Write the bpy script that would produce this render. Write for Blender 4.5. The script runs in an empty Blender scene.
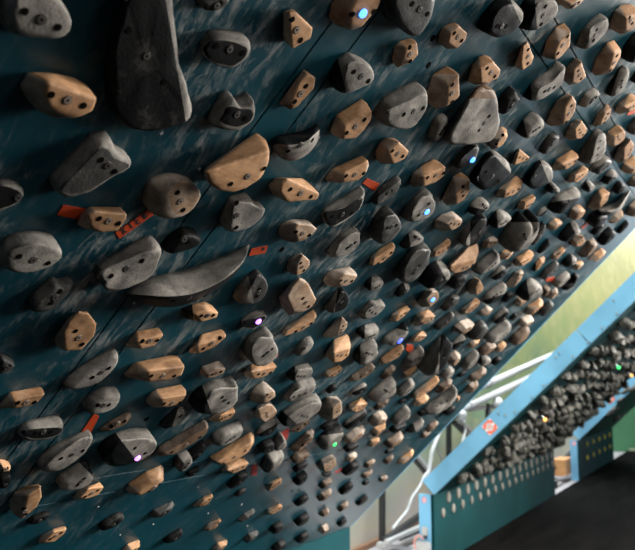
import bpy, bmesh, math, random
from math import sin, cos, pi, radians, sqrt, hypot
from mathutils import Vector, Matrix, noise
from mathutils.bvhtree import BVHTree

# ------------------------------------------------------------------ camera geometry (metres)
K = .36; FPX = 745.14; PITCH = .1310; YAW = .5282; TH = .7899
CAM = Vector((-2.8257, -1.4925, .9895))
FW = Vector((cos(YAW)*cos(PITCH), sin(YAW)*cos(PITCH), sin(PITCH)))
RT = Vector((sin(YAW), -cos(YAW), 0)); DN = FW.cross(RT)
def ray(x, y): return FW + RT*((x-317.5)/FPX) + DN*((y-275)/FPX)
def proj(w):
    d = Vector(w)-CAM; z = d.dot(FW)
    return (317.5+FPX*d.dot(RT)/z, 275+FPX*d.dot(DN)/z, z)
def on_plane(x, y, O, N, n=0.):
    r = ray(x, y); return CAM + r*((n-(CAM-O).dot(N))/r.dot(N))
def on_y(x, y, Y): return on_plane(x, y, Vector((0, Y, 0)), Vector((0, 1, 0)))
def frame_of(th): return Vector((0, -sin(th), cos(th))), Vector((0, -cos(th), -sin(th)))
O1 = Vector((0, 0, K)); UP1, N1 = frame_of(TH)

# ------------------------------------------------------------------ helpers
col = bpy.context.scene.collection
def obj(name, me, mats, parent=None, loc=None):
    if isinstance(me, bmesh.types.BMesh):
        m = bpy.data.meshes.new(name); me.to_mesh(m); me.free(); me = m
    o = bpy.data.objects.new(name, me); col.objects.link(o)
    for m in (mats if isinstance(mats, (list, tuple)) else [mats]): me.materials.append(m)
    if parent is not None: o.parent = parent
    if loc is not None: o.location = loc
    return o
def empty(name, loc, rot=None):
    o = bpy.data.objects.new(name, None); col.objects.link(o); o.location = loc
    o.empty_display_size = .05
    if rot: o.rotation_euler = rot
    return o
def tag(o, label=None, cat=None, group=None, kind=None):
    if label: o['label'] = label
    if cat: o['category'] = cat
    if group: o['group'] = group
    if kind: o['kind'] = kind
    return o
def add_box(bm, lo, hi, bev=0., mat=0):
    vs = [bm.verts.new((x, y, z)) for x in (lo[0], hi[0]) for y in (lo[1], hi[1]) for z in (lo[2], hi[2])]
    fs = []
    for q in ((0,1,3,2),(4,6,7,5),(0,4,5,1),(2,3,7,6),(0,2,6,4),(1,5,7,3)):
        f = bm.faces.new([vs[i] for i in q]); f.material_index = mat; fs.append(f)
    bmesh.ops.recalc_face_normals(bm, faces=fs)
    if bev: bmesh.ops.bevel(bm, geom=list({e for f in fs for e in f.edges}), offset=bev, segments=2, affect='EDGES')
def box(name, lo, hi, mat, parent=None, bev=.001):
    bm = bmesh.new(); add_box(bm, lo, hi, bev); return obj(name, bm, mat, parent)
def add_bar(bm, a, b, w, h=None, bev=.002, mat=0, upv=Vector((0, 0, 1))):
    a, b = Vector(a), Vector(b); d = (b-a); L = d.length; d.normalize()
    if abs(d.dot(upv)) > .95: upv = Vector((0, 1, 0))
    s = d.cross(upv).normalized(); u = s.cross(d)
    h = h or w; t = bmesh.new(); add_box(t, (0, -w/2, -h/2), (L, w/2, h/2), bev, mat)
    M = Matrix((( d.x, s.x, u.x, a.x), (d.y, s.y, u.y, a.y), (d.z, s.z, u.z, a.z), (0, 0, 0, 1)))
    bmesh.ops.transform(t, matrix=M, verts=t.verts); merge(bm, t)
def merge(bm, t):
    m = bpy.data.meshes.new('tmp'); t.to_mesh(m); t.free(); bm.from_mesh(m); bpy.data.meshes.remove(m)
def add_tube(bm, pts, r, seg=12, caps=True):
    pts = [Vector(p) for p in pts]; rings = []
    rs = r if isinstance(r, (list, tuple)) else [r]*len(pts)
    prev = None
    for i, p in enumerate(pts):
        d = (pts[min(i+1, len(pts)-1)]-pts[max(i-1, 0)]).normalized()
        s = prev if prev is not None else d.orthogonal().normalized()
        s = (s-d*s.dot(d)).normalized(); prev = s; u = d.cross(s)
        rings.append([bm.verts.new(p+(s*cos(2*pi*k/seg)+u*sin(2*pi*k/seg))*rs[i]) for k in range(seg)])
    for A, B in zip(rings, rings[1:]):
        for k in range(seg):
            f = bm.faces.new((A[k], A[(k+1) % seg], B[(k+1) % seg], B[k])); f.smooth = True
    if caps: bm.faces.new(rings[0][::-1]); bm.faces.new(rings[-1])
def smooth_path(pts, n=8):
    pts = [Vector(p) for p in pts]; out = []
    for i in range(len(pts)-1):
        p0, p1, p2, p3 = pts[max(i-1, 0)], pts[i], pts[i+1], pts[min(i+2, len(pts)-1)]
        for k in range(n):
            t = k/n
            out.append(.5*((2*p1)+(p2-p0)*t+(2*p0-5*p1+4*p2-p3)*t*t+(3*p1-p0-3*p2+p3)*t**3))
    return out+[pts[-1]]

# ------------------------------------------------------------------ materials (all node based)
def new_mat(name):
    m = bpy.data.materials.new(name); m.use_nodes = True; nt = m.node_tree
    return m, nt, nt.nodes['Principled BSDF'], nt.nodes, nt.links
def ramp(nd, stops):
    r = nd.new('ShaderNodeValToRGB'); e = r.color_ramp.elements
    while len(e) < len(stops): e.new(.5)
    for el, (p, c) in zip(e, stops): el.position = p; el.color = (*c, 1) if len(c) == 3 else c
    return r
def noise_node(nd, lk, src, scale, detail=4, rough=.55, dist=0.):
    n = nd.new('ShaderNodeTexNoise'); n.inputs['Scale'].default_value = scale; n.inputs['Detail'].default_value = detail
    n.inputs['Roughness'].default_value = rough; n.inputs['Distortion'].default_value = dist
    lk.new(src, n.inputs['Vector']); return n
def mixc(nd, lk, fac, a, b, mode='MIX'):
    m = nd.new('ShaderNodeMix'); m.data_type = 'RGBA'; m.blend_type = mode
    for s, v in ((m.inputs[0], fac), (m.inputs[6], a), (m.inputs[7], b)):
        if isinstance(v, bpy.types.NodeSocket): lk.new(v, s)
        elif isinstance(v, (int, float)): s.default_value = v
        else: s.default_value = (*v, 1)
    return m.outputs[2]
def mapping(nd, lk, kind='Object', scale=(1, 1, 1), rot=(0, 0, 0), rand=False):
    tc = nd.new('ShaderNodeTexCoord'); mp = nd.new('ShaderNodeMapping'); src = tc.outputs[kind]
    if rand:
        oi = nd.new('ShaderNodeObjectInfo'); ad = nd.new('ShaderNodeVectorMath'); ad.operation = 'ADD'
        ml = nd.new('ShaderNodeMath'); ml.operation = 'MULTIPLY'; ml.inputs[1].default_value = 40
        lk.new(oi.outputs['Random'], ml.inputs[0]); lk.new(ml.outputs[0], ad.inputs[1]); lk.new(src, ad.inputs[0]); src = ad.outputs[0]
    lk.new(src, mp.inputs[0]); mp.inputs['Scale'].default_value = scale; mp.inputs['Rotation'].default_value = rot
    return mp.outputs[0]
def bump(nd, lk, bs, h, strength=.3, dist=.002):
    b = nd.new('ShaderNodeBump'); b.inputs['Strength'].default_value = strength; b.inputs['Distance'].default_value = dist
    lk.new(h, b.inputs['Height']); lk.new(b.outputs[0], bs.inputs['Normal'])
def plain(name, c, rough=.5, metal=0., var=.12, scale=30):
    m, nt, bs, nd, lk = new_mat(name)
    n = noise_node(nd, lk, mapping(nd, lk), scale)
    r = ramp(nd, [(.3, [x*(1-var) for x in c]), (.7, [min(1, x*(1+var)) for x in c])])
    lk.new(n.outputs[0], r.inputs[0]); lk.new(r.outputs[0], bs.inputs['Base Color'])
    bs.inputs['Roughness'].default_value = rough; bs.inputs['Metallic'].default_value = metal
    return m
def glow(name, c, s):
    m, nt, bs, nd, lk = new_mat(name)
    bs.inputs['Base Color'].default_value = (*c, 1); bs.inputs['Emission Color'].default_value = (*c, 1)
    bs.inputs['Emission Strength'].default_value = s; return m
def wood(name, light, dark, chalk):
    m, nt, bs, nd, lk = new_mat(name)
    g = noise_node(nd, lk, mapping(nd, lk, scale=(14, 90, 90), rot=(.2, .3, .5), rand=True), 1.6, 5, .6, .8)
    r = ramp(nd, [(.28, dark), (.5, [(a+b)/2 for a, b in zip(light, dark)]), (.72, light)]); lk.new(g.outputs[0], r.inputs[0])
    n = noise_node(nd, lk, mapping(nd, lk, rand=True), 26, 5, .65)
    cr = ramp(nd, [(.62-.42*chalk, (0, 0, 0)), (.80-.25*chalk, (1, 1, 1))]); lk.new(n.outputs[0], cr.inputs[0])
    ml = nd.new('ShaderNodeMath'); ml.operation = 'MULTIPLY'; ml.inputs[1].default_value = .35+.5*chalk; lk.new(cr.outputs[0], ml.inputs[0])
    oi = nd.new('ShaderNodeObjectInfo'); hs = nd.new('ShaderNodeHueSaturation'); mr = nd.new('ShaderNodeMapRange')
    mr.inputs['To Min'].default_value = .58; mr.inputs['To Max'].default_value = 1.02
    lk.new(oi.outputs['Random'], mr.inputs[0]); lk.new(mr.outputs[0], hs.inputs['Value']); lk.new(r.outputs[0], hs.inputs['Color'])
    c = mixc(nd, lk, ml.outputs[0], hs.outputs[0], (.50, .43, .37))
    n2 = noise_node(nd, lk, mapping(nd, lk, rand=True), 24, 6, .72)
    d = ramp(nd, [(.34, (.30, .27, .25)), (.56, (1, 1, 1))]); lk.new(n2.outputs[0], d.inputs[0])
    lk.new(mixc(nd, lk, .75, c, d.outputs[0], 'MULTIPLY'), bs.inputs['Base Color'])
    bs.inputs['Roughness'].default_value = .66; bs.inputs['Specular IOR Level'].default_value = .2; bump(nd, lk, bs, n.outputs[0], .25, .002)
    return m
def resin(name, base, chalkc, lo, hi, rough, bs_=.5, sp=.14):
    m, nt, bs, nd, lk = new_mat(name)
    v = mapping(nd, lk, rand=True)
    n = noise_node(nd, lk, v, 24, 6, .68, .4)
    cr = ramp(nd, [(lo, (0, 0, 0)), (hi, (1, 1, 1))]); lk.new(n.outputs[0], cr.inputs[0])
    c = mixc(nd, lk, cr.outputs[0], base, chalkc)
    n2 = noise_node(nd, lk, v, 330, 2)
    d = ramp(nd, [(.3, (.62, .62, .62)), (.6, (1, 1, 1))]); lk.new(n2.outputs[0], d.inputs[0])
    lk.new(mixc(nd, lk, .55, c, d.outputs[0], 'MULTIPLY'), bs.inputs['Base Color'])
    rr = nd.new('ShaderNodeMapRange'); rr.inputs['To Min'].default_value = rough; rr.inputs['To Max'].default_value = .85
    lk.new(cr.outputs[0], rr.inputs[0]); lk.new(rr.outputs[0], bs.inputs['Roughness'])
    bs.inputs['Specular IOR Level'].default_value = sp
    bump(nd, lk, bs, n2.outputs[0], bs_, .0012)
    return m
def board_paint(name, base, chalk=True, rough=.42):
    """dark teal paint with brushed chalk smears that thin out toward the bottom of the board"""
    m, nt, bs, nd, lk = new_mat(name)
    v = mapping(nd, lk)
    n0 = noise_node(nd, lk, v, 2.2, 3)
    r = ramp(nd, [(.35, [x*.8 for x in base]), (.65, [x*1.25 for x in base])]); lk.new(n0.outputs[0], r.inputs[0])
    c = r.outputs[0]; bs.inputs['Roughness'].default_value = rough
    if chalk:
        wv = nd.new('ShaderNodeTexNoise'); wv.inputs['Scale'].default_value = 3.; lk.new(v, wv.inputs['Vector'])
        wp = nd.new('ShaderNodeVectorMath'); wp.operation = 'MULTIPLY_ADD'; wp.inputs[1].default_value = (.10, .10, 0); lk.new(wv.outputs['Color'], wp.inputs[0]); lk.new(v, wp.inputs[2])
        def streak(scale, rot):
            mp = nd.new('ShaderNodeMapping'); mp.inputs['Scale'].default_value = scale; mp.inputs['Rotation'].default_value = (0, 0, radians(rot)); lk.new(wp.outputs[0], mp.inputs[0])
            return noise_node(nd, lk, mp.outputs[0], 1., 7, .72, .6)
        st = streak((58, 20, 1), -24); st2 = streak((95, 45, 1), -42)
        bl = noise_node(nd, lk, v, 5.2, 5, .62, .4)
        a = ramp(nd, [(.49, (0, 0, 0)), (.70, (1, 1, 1))]); lk.new(st.outputs[0], a.inputs[0])
        a2 = ramp(nd, [(.52, (0, 0, 0)), (.85, (1, 1, 1))]); lk.new(st2.outputs[0], a2.inputs[0])
        b = ramp(nd, [(.44, (.05, .05, .05)), (.64, (1, 1, 1))]); lk.new(bl.outputs[0], b.inputs[0])
        sx = nd.new('ShaderNodeSeparateXYZ'); tc = nd.new('ShaderNodeTexCoord'); lk.new(tc.outputs['Object'], sx.inputs[0])
        hv = nd.new('ShaderNodeMapRange'); hv.inputs['From Min'].default_value = .30; hv.inputs['From Max'].default_value = .95
        hv.inputs['To Min'].default_value = .03; hv.inputs['To Max'].default_value = .92; lk.new(sx.outputs['Y'], hv.inputs[0])
        mx = nd.new('ShaderNodeMath'); mx.operation = 'MAXIMUM'; lk.new(a.outputs[0], mx.inputs[0]); lk.new(a2.outputs[0], mx.inputs[1])
        m1 = nd.new('ShaderNodeMath'); m1.operation = 'MULTIPLY'; lk.new(mx.outputs[0], m1.inputs[0]); lk.new(b.outputs[0], m1.inputs[1])
        m2 = nd.new('ShaderNodeMath'); m2.operation = 'MULTIPLY'; lk.new(m1.outputs[0], m2.inputs[0]); lk.new(hv.outputs[0], m2.inputs[1])
        c = mixc(nd, lk, m2.outputs[0], c, (.46, .45, .42))
        rr = nd.new('ShaderNodeMapRange'); rr.inputs['To Min'].default_value = rough; rr.inputs['To Max'].default_value = .9
        lk.new(m2.outputs[0], rr.inputs[0]); lk.new(rr.outputs[0], bs.inputs['Roughness'])
    lk.new(c, bs.inputs['Base Color']); bs.inputs['Specular IOR Level'].default_value = .5 if chalk else .1
    n3 = noise_node(nd, lk, v, 120, 3); bump(nd, lk, bs, n3.outputs[0], .08, .001)
    return m

W_F = wood('tan_wood', (.66, .385, .205), (.43, .23, .115), .14)
W_S = wood('tan_wood_chalky', (.60, .41, .27), (.44, .29, .19), .72)
P_F = wood('pale_wood', (.56, .37, .23), (.37, .23, .14), .45)
P_S = wood('pale_wood_chalky', (.45, .34, .25), (.32, .23, .17), .85)
B_F = wood('dark_wood', (.30, .185, .11), (.16, .095, .055), .15)
B_S = wood('dark_wood_side', (.24, .17, .12), (.13, .09, .065), .35)
G_M = resin('grey_resin', (.085, .08, .073), (.36, .335, .30), .34, .72, .7)
D_M = resin('dark_grey_resin', (.042, .0415, .040), (.20, .19, .175), .50, .82, .5)
K_M = resin('black_resin', (.010, .0105, .011), (.12, .115, .105), .56, .95, .5, .4, .05)
HMATS = {'W': (W_F, W_S), 'P': (P_F, P_S), 'B': (B_F, B_S), 'G': (G_M, G_M), 'D': (D_M, D_M), 'K': (K_M, K_M)}
HOLE = plain('bolt_hole_dark', (.004, .0036, .0033), .9); HOLE.node_tree.nodes['Principled BSDF'].inputs['Specular IOR Level'].default_value = .02
STEELD = plain('bolt_dark', (.055, .05, .046), .6, .1)
STEEL = plain('bolt_steel', (.20, .155, .12), .65, .1)
LEDM = {'b': glow('blue_light', (.05, .22, 1.), 5.), 'v': glow('violet_light', (.62, .22, 1.), 3.),
        'g': glow('green_light', (.03, .8, .15), 2.5), 'u': glow('deep_blue_light', (.05, .09, 1.), 4), 'o': glow('orange_light', (1., .42, .08), 3)}
TEAL = board_paint('board_teal_chalked', (.0016, .040, .058), True, .37)
TEAL2 = board_paint('teal_paint', (.003, .042, .050), False, .5)
LIT_TEAL = board_paint('side_plate_lit_teal', (.17, .385, .56), False, .5)  # the boards' teal, with the bright cool light on it put into the colour
HOLDS = """
A Gr|20,-30 200,-30 238,0 270,50 285,100 265,138 220,148 140,150 50,130 5,90|60,-20 200,-20 235,10 265,60 278,100 258,130 215,135 140,115 70,80|97,45 228,107|n=the chalky stone-like hold in the top left corner
A Wf|68,335 105,278 150,275 230,300 330,340 395,390 370,440 300,468 220,470 150,440 95,385|185,320 290,350 385,390 365,438 300,466 225,445 195,420 175,370|202,372 328,415|n=the big wooden crimp beside the tall black slab
P K:Gr@164,-10,184,110|121,-5 108,45 107,85 112,110 125,124 150,130 180,127 195,118 196,105 188,85 178,60 172,0 165,-30 125,-30|123,0 113,45 112,85 118,108 132,121 152,126 176,122 188,114 186,100 178,80 168,50 163,0 157,-20 128,-20|129,30 164,82|n=the tall black slab;h=.02
B G/Kr|160,170 190,120 230,118 280,130 350,155 358,195 335,235 290,265 230,255 180,225|172,195 195,165 250,158 300,170 342,195 330,230 285,258 230,250 188,225|222,180 325,208|n=the pale-lipped hold right of the tall black slab
B G/Kr|195,465 235,370 265,355 290,395 330,395 360,378 372,440 360,480 310,515 240,505 200,490|248,455 262,425 285,420 310,425 335,425 358,430 366,450 352,478 305,500 255,490 235,475|270,437 335,465|n=the saddle-topped two-horned hold
B Wf|483,45 515,35 535,45 605,110 595,150 520,195 505,165|508,48 535,47 603,112 592,148 520,192|520,76 553,158|n=the five-sided wooden hold at the top
B Wf|563,270 613,305 608,345 540,420 515,435 465,405 520,350|550,320 578,287 613,307 606,346 535,422 515,405|574,338 530,399|n=the curved wooden edge on the panel seam
C Wf|35,65 45,0 60,-25 245,-25 240,20 210,60 170,105 120,122 60,100 40,80|125,30 150,-20 245,-20 235,25 205,62 160,105 120,95|127,56 212,45|n=the blue-lit wooden hold at the top;led=168,52,b
C Dr|255,0 260,-25 440,-25 440,50 420,105 385,145 350,140 300,100 265,50|290,-10 420,-15 435,40 415,90 385,130 350,115 310,60|363,15 422,55|n=the big dark dome at the top edge
C Wf|290,180 310,160 350,148 385,165 388,215 360,250 305,270 290,240|340,185 383,167 388,215 357,250 330,220|353,187 355,240
C K:Gr@70,230,100,350|45,300 60,240 100,207 130,215 190,250 213,290 205,325 120,355 70,360 48,330|105,250 150,240 195,270 205,295 198,322 140,338 105,310|133,282 190,318|n=the pale knob with a dark left side
C Wf|35,510 60,450 120,410 180,395 207,440 205,465 180,510 140,548 90,550 45,530|95,490 150,460 205,445 205,468 178,510 140,546 92,545|175,470 105,522
C Gr|215,455 235,395 275,370 400,338 415,390 412,430 370,495 320,505 250,480|255,440 320,405 405,380 412,430 370,490 315,500|330,450 405,425|n=the broad pale grey hold
C Wf|465,135 480,105 510,90 550,97 580,130 575,155 540,192 500,195 470,175|512,130 545,100 580,132 574,156 540,190 505,165|528,130 557,160
C Wf|420,350 440,290 495,257 548,290 550,380 500,420 455,432 425,405|505,335 548,292 550,380 503,417|520,333 520,400|n=the tall wooden block above the grey volume
C Gr|435,545 440,480 460,452 490,450 497,490 480,540 460,555||
Y G:Br@340,250,440,250|268,376 330,260 375,210 410,210 430,260 443,315 440,345 415,382 370,390 310,387|280,374 338,264 378,218 405,224 426,270 440,318 436,344 412,378 368,388 315,383|410,305 378,350|n=the large grey pyramid volume;h=.028
D K:Gr@140,0,185,100|12,110 25,60 60,15 110,-10 150,0 185,40 185,85 140,130 90,140 40,130|60,100 90,40 130,20 175,50 180,85 138,125 90,132|88,102 122,103
D K:Gr@235,-10,245,120|170,105 175,50 190,0 240,-15 300,-10 325,35 310,70 265,100 220,115|225,80 245,10 290,0 322,35 308,70 262,98|277,25 260,95
D Wf|320,10 325,-15 440,-15 420,10 365,38|||
U Wf|80,280 105,205 130,195 155,240 160,270 150,300 105,332 85,325|110,215 130,197 153,237 160,270 148,300 105,330 100,300|133,233 130,298
U Wf|200,250 215,190 260,125 300,103 338,145 330,215 290,265 260,285 210,275|280,195 335,147 330,217 270,282 258,255|318,172 272,252
U Gr|365,205 385,140 430,95 490,70 510,110 500,150 440,200 390,230 370,225|420,140 480,95 508,115 497,150 440,197|455,140 440,190
U Wf|515,105 535,50 565,20 610,25 650,35 655,110 620,150 570,165 525,145|592,80 640,70 655,110 620,148 590,140|610,83 622,110
U Wf|435,340 450,270 500,195 535,185 572,230 570,265 530,340 490,355 445,360|538,245 572,235 568,270 528,340 515,325|550,262 522,330
U K:Gr@145,390,150,470|115,455 130,410 160,375 235,345 290,295 300,330 290,390 250,430 190,460 130,465|180,420 240,385 290,330 292,390 250,428 195,450|210,430 255,410|n=the pale lobed rail below the top right seam
U Wf|300,375 305,320 350,268 385,290 405,330 408,360 370,395 325,402|345,335 385,292 405,330 407,360 370,393 340,385|368,333 382,370
U Kr|-10,510 5,440 50,405 75,440 98,460 80,490 30,525 0,535||
U G/Kr|370,490 395,440 440,420 470,430 465,455 420,480 385,500||
U K:Gr@570,300,520,450|505,435 520,380 560,320 590,310 600,350 590,400 560,440 520,455||570,410 575,380
U Kr|580,270 590,200 630,160 660,160 660,285 600,290||
U Kr|615,370 640,330 660,340 660,390 620,385||
V Wf|5,310 30,230 80,140 140,97 195,110 225,160 215,220 180,280 130,325 40,330|145,190 195,115 225,163 214,220 178,278 130,322|187,182 150,295|n=the tall wooden block beside the right seam
V Wf|145,390 160,330 205,282 260,290 300,345 295,370 260,410 180,430 150,415|215,345 260,295 300,345 295,370 260,408 220,415|242,350 267,385
D K:Gr@190,470,205,535|165,520 185,470 230,440 270,475 270,500 230,530 185,535||
H Dr|255,70 290,15 325,15 333,40 300,75 265,95||300,60 315,35
V Wf|340,310 365,240 410,190 450,175 470,210 460,260 410,315 350,335|425,230 470,208 463,258 412,312 395,300|445,237 418,300
V Wf|490,220 510,170 560,125 620,110 660,120 660,200 600,225 520,245|560,190 640,150 660,190 600,222|583,205 625,185|n=the wooden hold with an orange tag at the right edge
V G:Gr@370,345,385,560|235,575 265,500 320,385 375,343 405,375 430,470 418,525 350,580|330,540 365,400 395,375 428,470 415,525 355,570||n=the tall grey fin near the right edge
V Wf|415,395 440,360 490,330 540,330 572,375 560,420 520,455 480,475 420,450|490,400 555,360 571,378 558,420 515,456 485,462|512,395 525,420
V Wf|480,560 510,480 570,415 610,415 632,460 620,510 580,570 520,595|560,480 605,420 632,462 618,510 582,566 555,560|605,490 585,560
V Dr|575,350 590,310 630,265 660,265 660,380 600,380||
W Wf|45,190 70,140 140,105 230,95 240,120 200,180 150,210 60,220|120,170 232,120 200,178 150,206|143,188 210,150
W Wf|150,290 170,240 220,205 300,200 308,220 280,260 230,300 160,305|215,250 300,212 280,258 230,296 205,290|225,277 265,245
W D:Gr@330,215,450,140|315,215 330,170 390,115 440,118 478,145 465,170 400,215 350,232||
W K:Gr@420,250,500,265|395,280 420,240 450,215 490,215 515,245 500,270 440,305 400,300||
W K:Gr@290,290,320,350|265,340 275,300 305,285 350,320 340,345 290,365||
W Kr|470,350 490,310 520,290 550,300 570,330 540,365 490,375||
W Wf|530,210 550,160 600,135 660,130 660,225 560,235||
W Bf|575,310 610,260 660,240 660,330 590,325||
W Wf|305,480 320,430 370,350 420,340 460,375 440,430 400,480 340,500|400,400 455,372 440,428 400,476 385,450|435,400 410,460
W G/Gs|372,485 430,464 490,440 540,402 598,356|368,492 420,503 478,498 530,462 600,357||n=the pale horn-shaped hold near the right edge;h=.05;d=376,500 412,526 470,528 535,490 603,360
H Kr|445,370 450,330 480,320 520,330 500,370|||
W Wf|560,530 590,460 635,415 660,410 660,540||
W K:Gr@40,440,240,410|20,470 50,410 80,385 240,360 260,385 230,420 180,470 80,505 30,495||90,460 170,430|n=the chalk-topped dark roll
W Wf|160,545 185,480 220,452 260,465 288,505 260,540 200,570||
H K:Gr@280,200,320,240|275,225 295,198 335,235 325,250 285,240||
X K:Gr@530,140,590,290|415,290 440,220 490,165 540,145 590,170 628,235 620,275 570,310 480,330 430,320|450,280 500,200 545,165 600,220 615,265 570,300 480,318|500,240 490,260|n=the black hold with a grey right cap
X K:Gr@185,85,325,240|55,300 70,200 110,130 180,85 240,100 310,160 333,220 300,260 230,300 120,330 65,325|90,270 110,180 190,110 250,120 318,190 325,225 295,255 230,292 120,315|150,225 235,290|n=the big black hold with a pale half-moon cap;h=.06
X Wf|330,160 345,110 385,62 415,80 458,125 440,145 340,180|350,175 368,125 388,68 415,80 458,125 438,145|387,122 435,135
X Wf|212,400 230,345 300,300 390,272 412,295 395,345 350,390 260,415|285,360 405,300 395,345 348,388 275,408|305,380 378,345
X Wf|362,480 385,425 440,395 500,400 490,435 450,480 390,500|425,440 500,408 490,435 450,478 415,485|437,467 470,450
X K:Gr@20,465,130,490|20,505 35,450 80,410 130,410 175,450 165,480 130,505 60,520||127,455 150,480
H Wf|50,60 60,20 100,-15 125,-5 130,25 110,60 70,80||85,55 110,20
G Wf|215,80 230,45 255,28 310,45 353,85 335,115 290,135 240,135 215,110|270,85 312,52 353,85 335,115 288,134|285,82 325,103
G Wf|15,190 45,150 80,130 190,118 193,140 180,175 150,200 90,210 25,205|90,170 190,125 180,176 148,200 92,205|103,180 172,170
G G/Kr|8,315 25,300 110,265 170,235 180,240 160,305 110,350 40,382 15,350|14,325 90,305 165,265 155,310 108,348 42,380|50,340 125,325|n=the boat-shaped dark hold with a pale rim
G Dr|205,285 215,245 260,205 310,185 318,205 300,245 260,275 220,290|230,260 310,205 298,244 258,274 222,284|262,250 280,240
G Wf|350,200 360,170 400,135 460,122 495,145 490,180 460,205 410,225 365,225|405,185 488,150 490,178 458,205 408,222|423,187 485,170
G Dr|515,130 540,95 600,52 622,65 615,110 590,135 540,150|550,120 605,70 618,85 612,110 585,134||led=599,117,b;n=the blue-lit dark hold beside the half-moon cap
Z Gr|175,325 195,260 240,200 290,155 330,150 345,195 375,230 375,290 340,330 270,345 190,345|225,310 270,230 315,195 345,215 372,240 372,290 338,328 270,340|343,245 278,318|led=328,296,b;n=the blue-lit pale teardrop hold
Z Wf|445,245 455,140 490,70 540,40 605,90 608,160 570,220 520,255 455,260|515,180 603,95 608,160 572,218 518,252|560,138 560,195|n=the upright wooden block right of the blue-lit teardrop
Z Pf|368,385 375,345 420,310 520,315 560,350 545,385 490,420 420,425 375,400|460,375 515,340 560,350 543,385 488,418|482,372 535,375
Z K:Gr@215,440,225,510|150,510 180,465 230,420 270,425 310,460 300,490 250,500 190,510||255,455 280,470
G Dr|205,410 215,340 240,305 265,297 305,345 312,385 290,425 240,445 212,435|250,350 290,335 312,385 290,422 250,438|265,385 300,375|n=the ridged dark pinch
a Gr|20,220 40,190 90,125 150,90 205,85 220,150 215,190 150,250 40,260 20,245|80,190 150,125 205,110 218,150 213,190 150,245 80,245|190,175 140,210
a Wf|270,310 290,260 350,210 440,182 447,200 430,250 370,300 290,330|310,280 440,202 430,250 370,298 300,322|338,305 420,240
a K:Gr@300,390,290,480|250,440 265,410 300,395 350,400 375,425 355,460 300,475 260,465||
a Pf|-15,410 5,370 40,345 130,350 200,365 210,385 180,430 140,455 60,465 0,445|85,410 125,372 208,385 180,430 138,453 92,448|102,415 170,420
a Dr|455,360 470,300 510,240 560,195 650,190 655,210 650,300 590,400 520,430 470,415|500,350 560,240 640,215 645,300 585,395 520,415|560,370 600,320|n=the large dark oval with a hollow face
a K:Gr@500,430,530,520|445,505 460,460 490,435 530,440 540,470 510,505 465,520||
d G:Kr@80,0,60,140|12,115 35,60 80,-10 120,-10 150,60 140,110 60,140 15,135|60,110 90,20 115,5 145,60 135,108 65,132|95,90 115,60|n=the half-grey half-black wedge
b Pf|268,100 280,65 320,32 390,38 490,65 525,90 500,120 440,160 370,178 310,165 275,130|380,90 395,55 490,70 523,92 490,130 440,157 400,165|387,107 472,128
b Pf|325,320 335,285 380,250 430,250 475,290 478,320 440,365 390,388 345,370|395,320 432,260 474,292 476,322 438,365 395,382|418,305 437,352
e Pf|268,50 310,0 350,-45 410,-78 465,-45 500,0 523,65 490,110 440,140 340,165 305,110|330,40 360,-20 410,-60 462,-38 500,0 521,65 490,108 440,138 370,135|432,52 467,105|n=the big diamond-shaped wooden hold
b G:Dr@85,390,120,560|-5,540 10,470 60,395 120,350 150,352 195,420 205,470 185,520 140,560 80,555 20,550|100,500 115,410 150,370 190,425 202,470 180,520 140,552 105,545|155,470 140,515|n=the rounded hold split by a curved ridge
e G/Kr|35,190 90,150 140,138 190,145 203,165 170,215 110,248 60,225 40,210|50,200 100,185 195,165 168,213 110,245 65,225|105,195 105,196|led=148,198,v;n=the violet-lit hold above the pale pear shape
e Gr|65,330 70,300 120,260 175,235 208,240 215,280 250,330 268,380 255,430 190,475 130,475 85,440|105,345 150,300 205,300 245,342 266,385 253,430 190,472 132,466 102,420|235,375 180,418|n=the pale pear-shaped hold
e Wf|290,270 310,240 380,200 515,138 520,175 490,220 430,260 370,285 310,295|325,265 515,168 490,220 430,258 370,283 320,290|387,262 483,212
e Gr|380,410 395,360 430,310 470,295 495,315 485,360 450,405 410,420||440,370 440,371
f Wf|50,45 70,15 100,-8 170,5 240,-10 270,10 240,50 180,80 120,90 70,80|100,45 180,25 265,15 238,50 178,80 120,88|150,58 225,48
f Pf|90,200 95,170 130,130 175,98 220,130 255,170 258,205 215,235 150,252 105,235|190,195 250,165 258,203 215,235 188,240|205,190 240,215|n=the cube-like chalky wooden hold
f Pf|125,290 140,260 200,240 240,255 272,295 250,330 190,365 150,345 130,320|145,280 200,252 240,260 270,296 248,330 190,362 160,340|200,302 205,330
f K:Gr@150,440,270,370|135,425 160,385 240,340 262,345 262,390 230,435 180,450 140,440||
f K:Gr@380,5,385,90|330,70 335,40 380,5 480,5 492,50 460,80 390,85 350,90|385,60 400,30 480,20 488,50 458,78 392,83|400,70 440,70
f Gr|315,215 340,160 390,100 510,98 505,150 480,185 420,215 350,225|340,210 380,170 490,165 478,185 420,213 350,222||n=the grey scooped hold with a chalky hollow
f K:Gr@300,290,400,380|280,350 300,290 360,250 450,215 530,202 550,240 530,290 480,330 400,370 320,378 285,365|320,340 400,280 500,235 540,250 525,290 475,328 400,366 330,370|425,320 460,330|n=the large smooth grey lozenge
f Bf|345,410 400,370 470,340 482,355 450,395 400,428 360,425||400,410 445,375
f Kr|140,520 170,480 230,470 245,500 240,545 170,550||
f Gr|240,500 275,425 300,440 328,505 300,535 250,540||
f Bf|360,540 400,480 450,420 490,402 505,420 490,480 450,510 410,550 365,555||430,510 470,450
g Br|355,105 390,75 450,65 475,85 455,115 400,138 360,135||
g Gr|180,190 190,130 200,85 260,75 300,70 290,140 260,180 220,212 185,205||225,190 240,175
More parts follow.
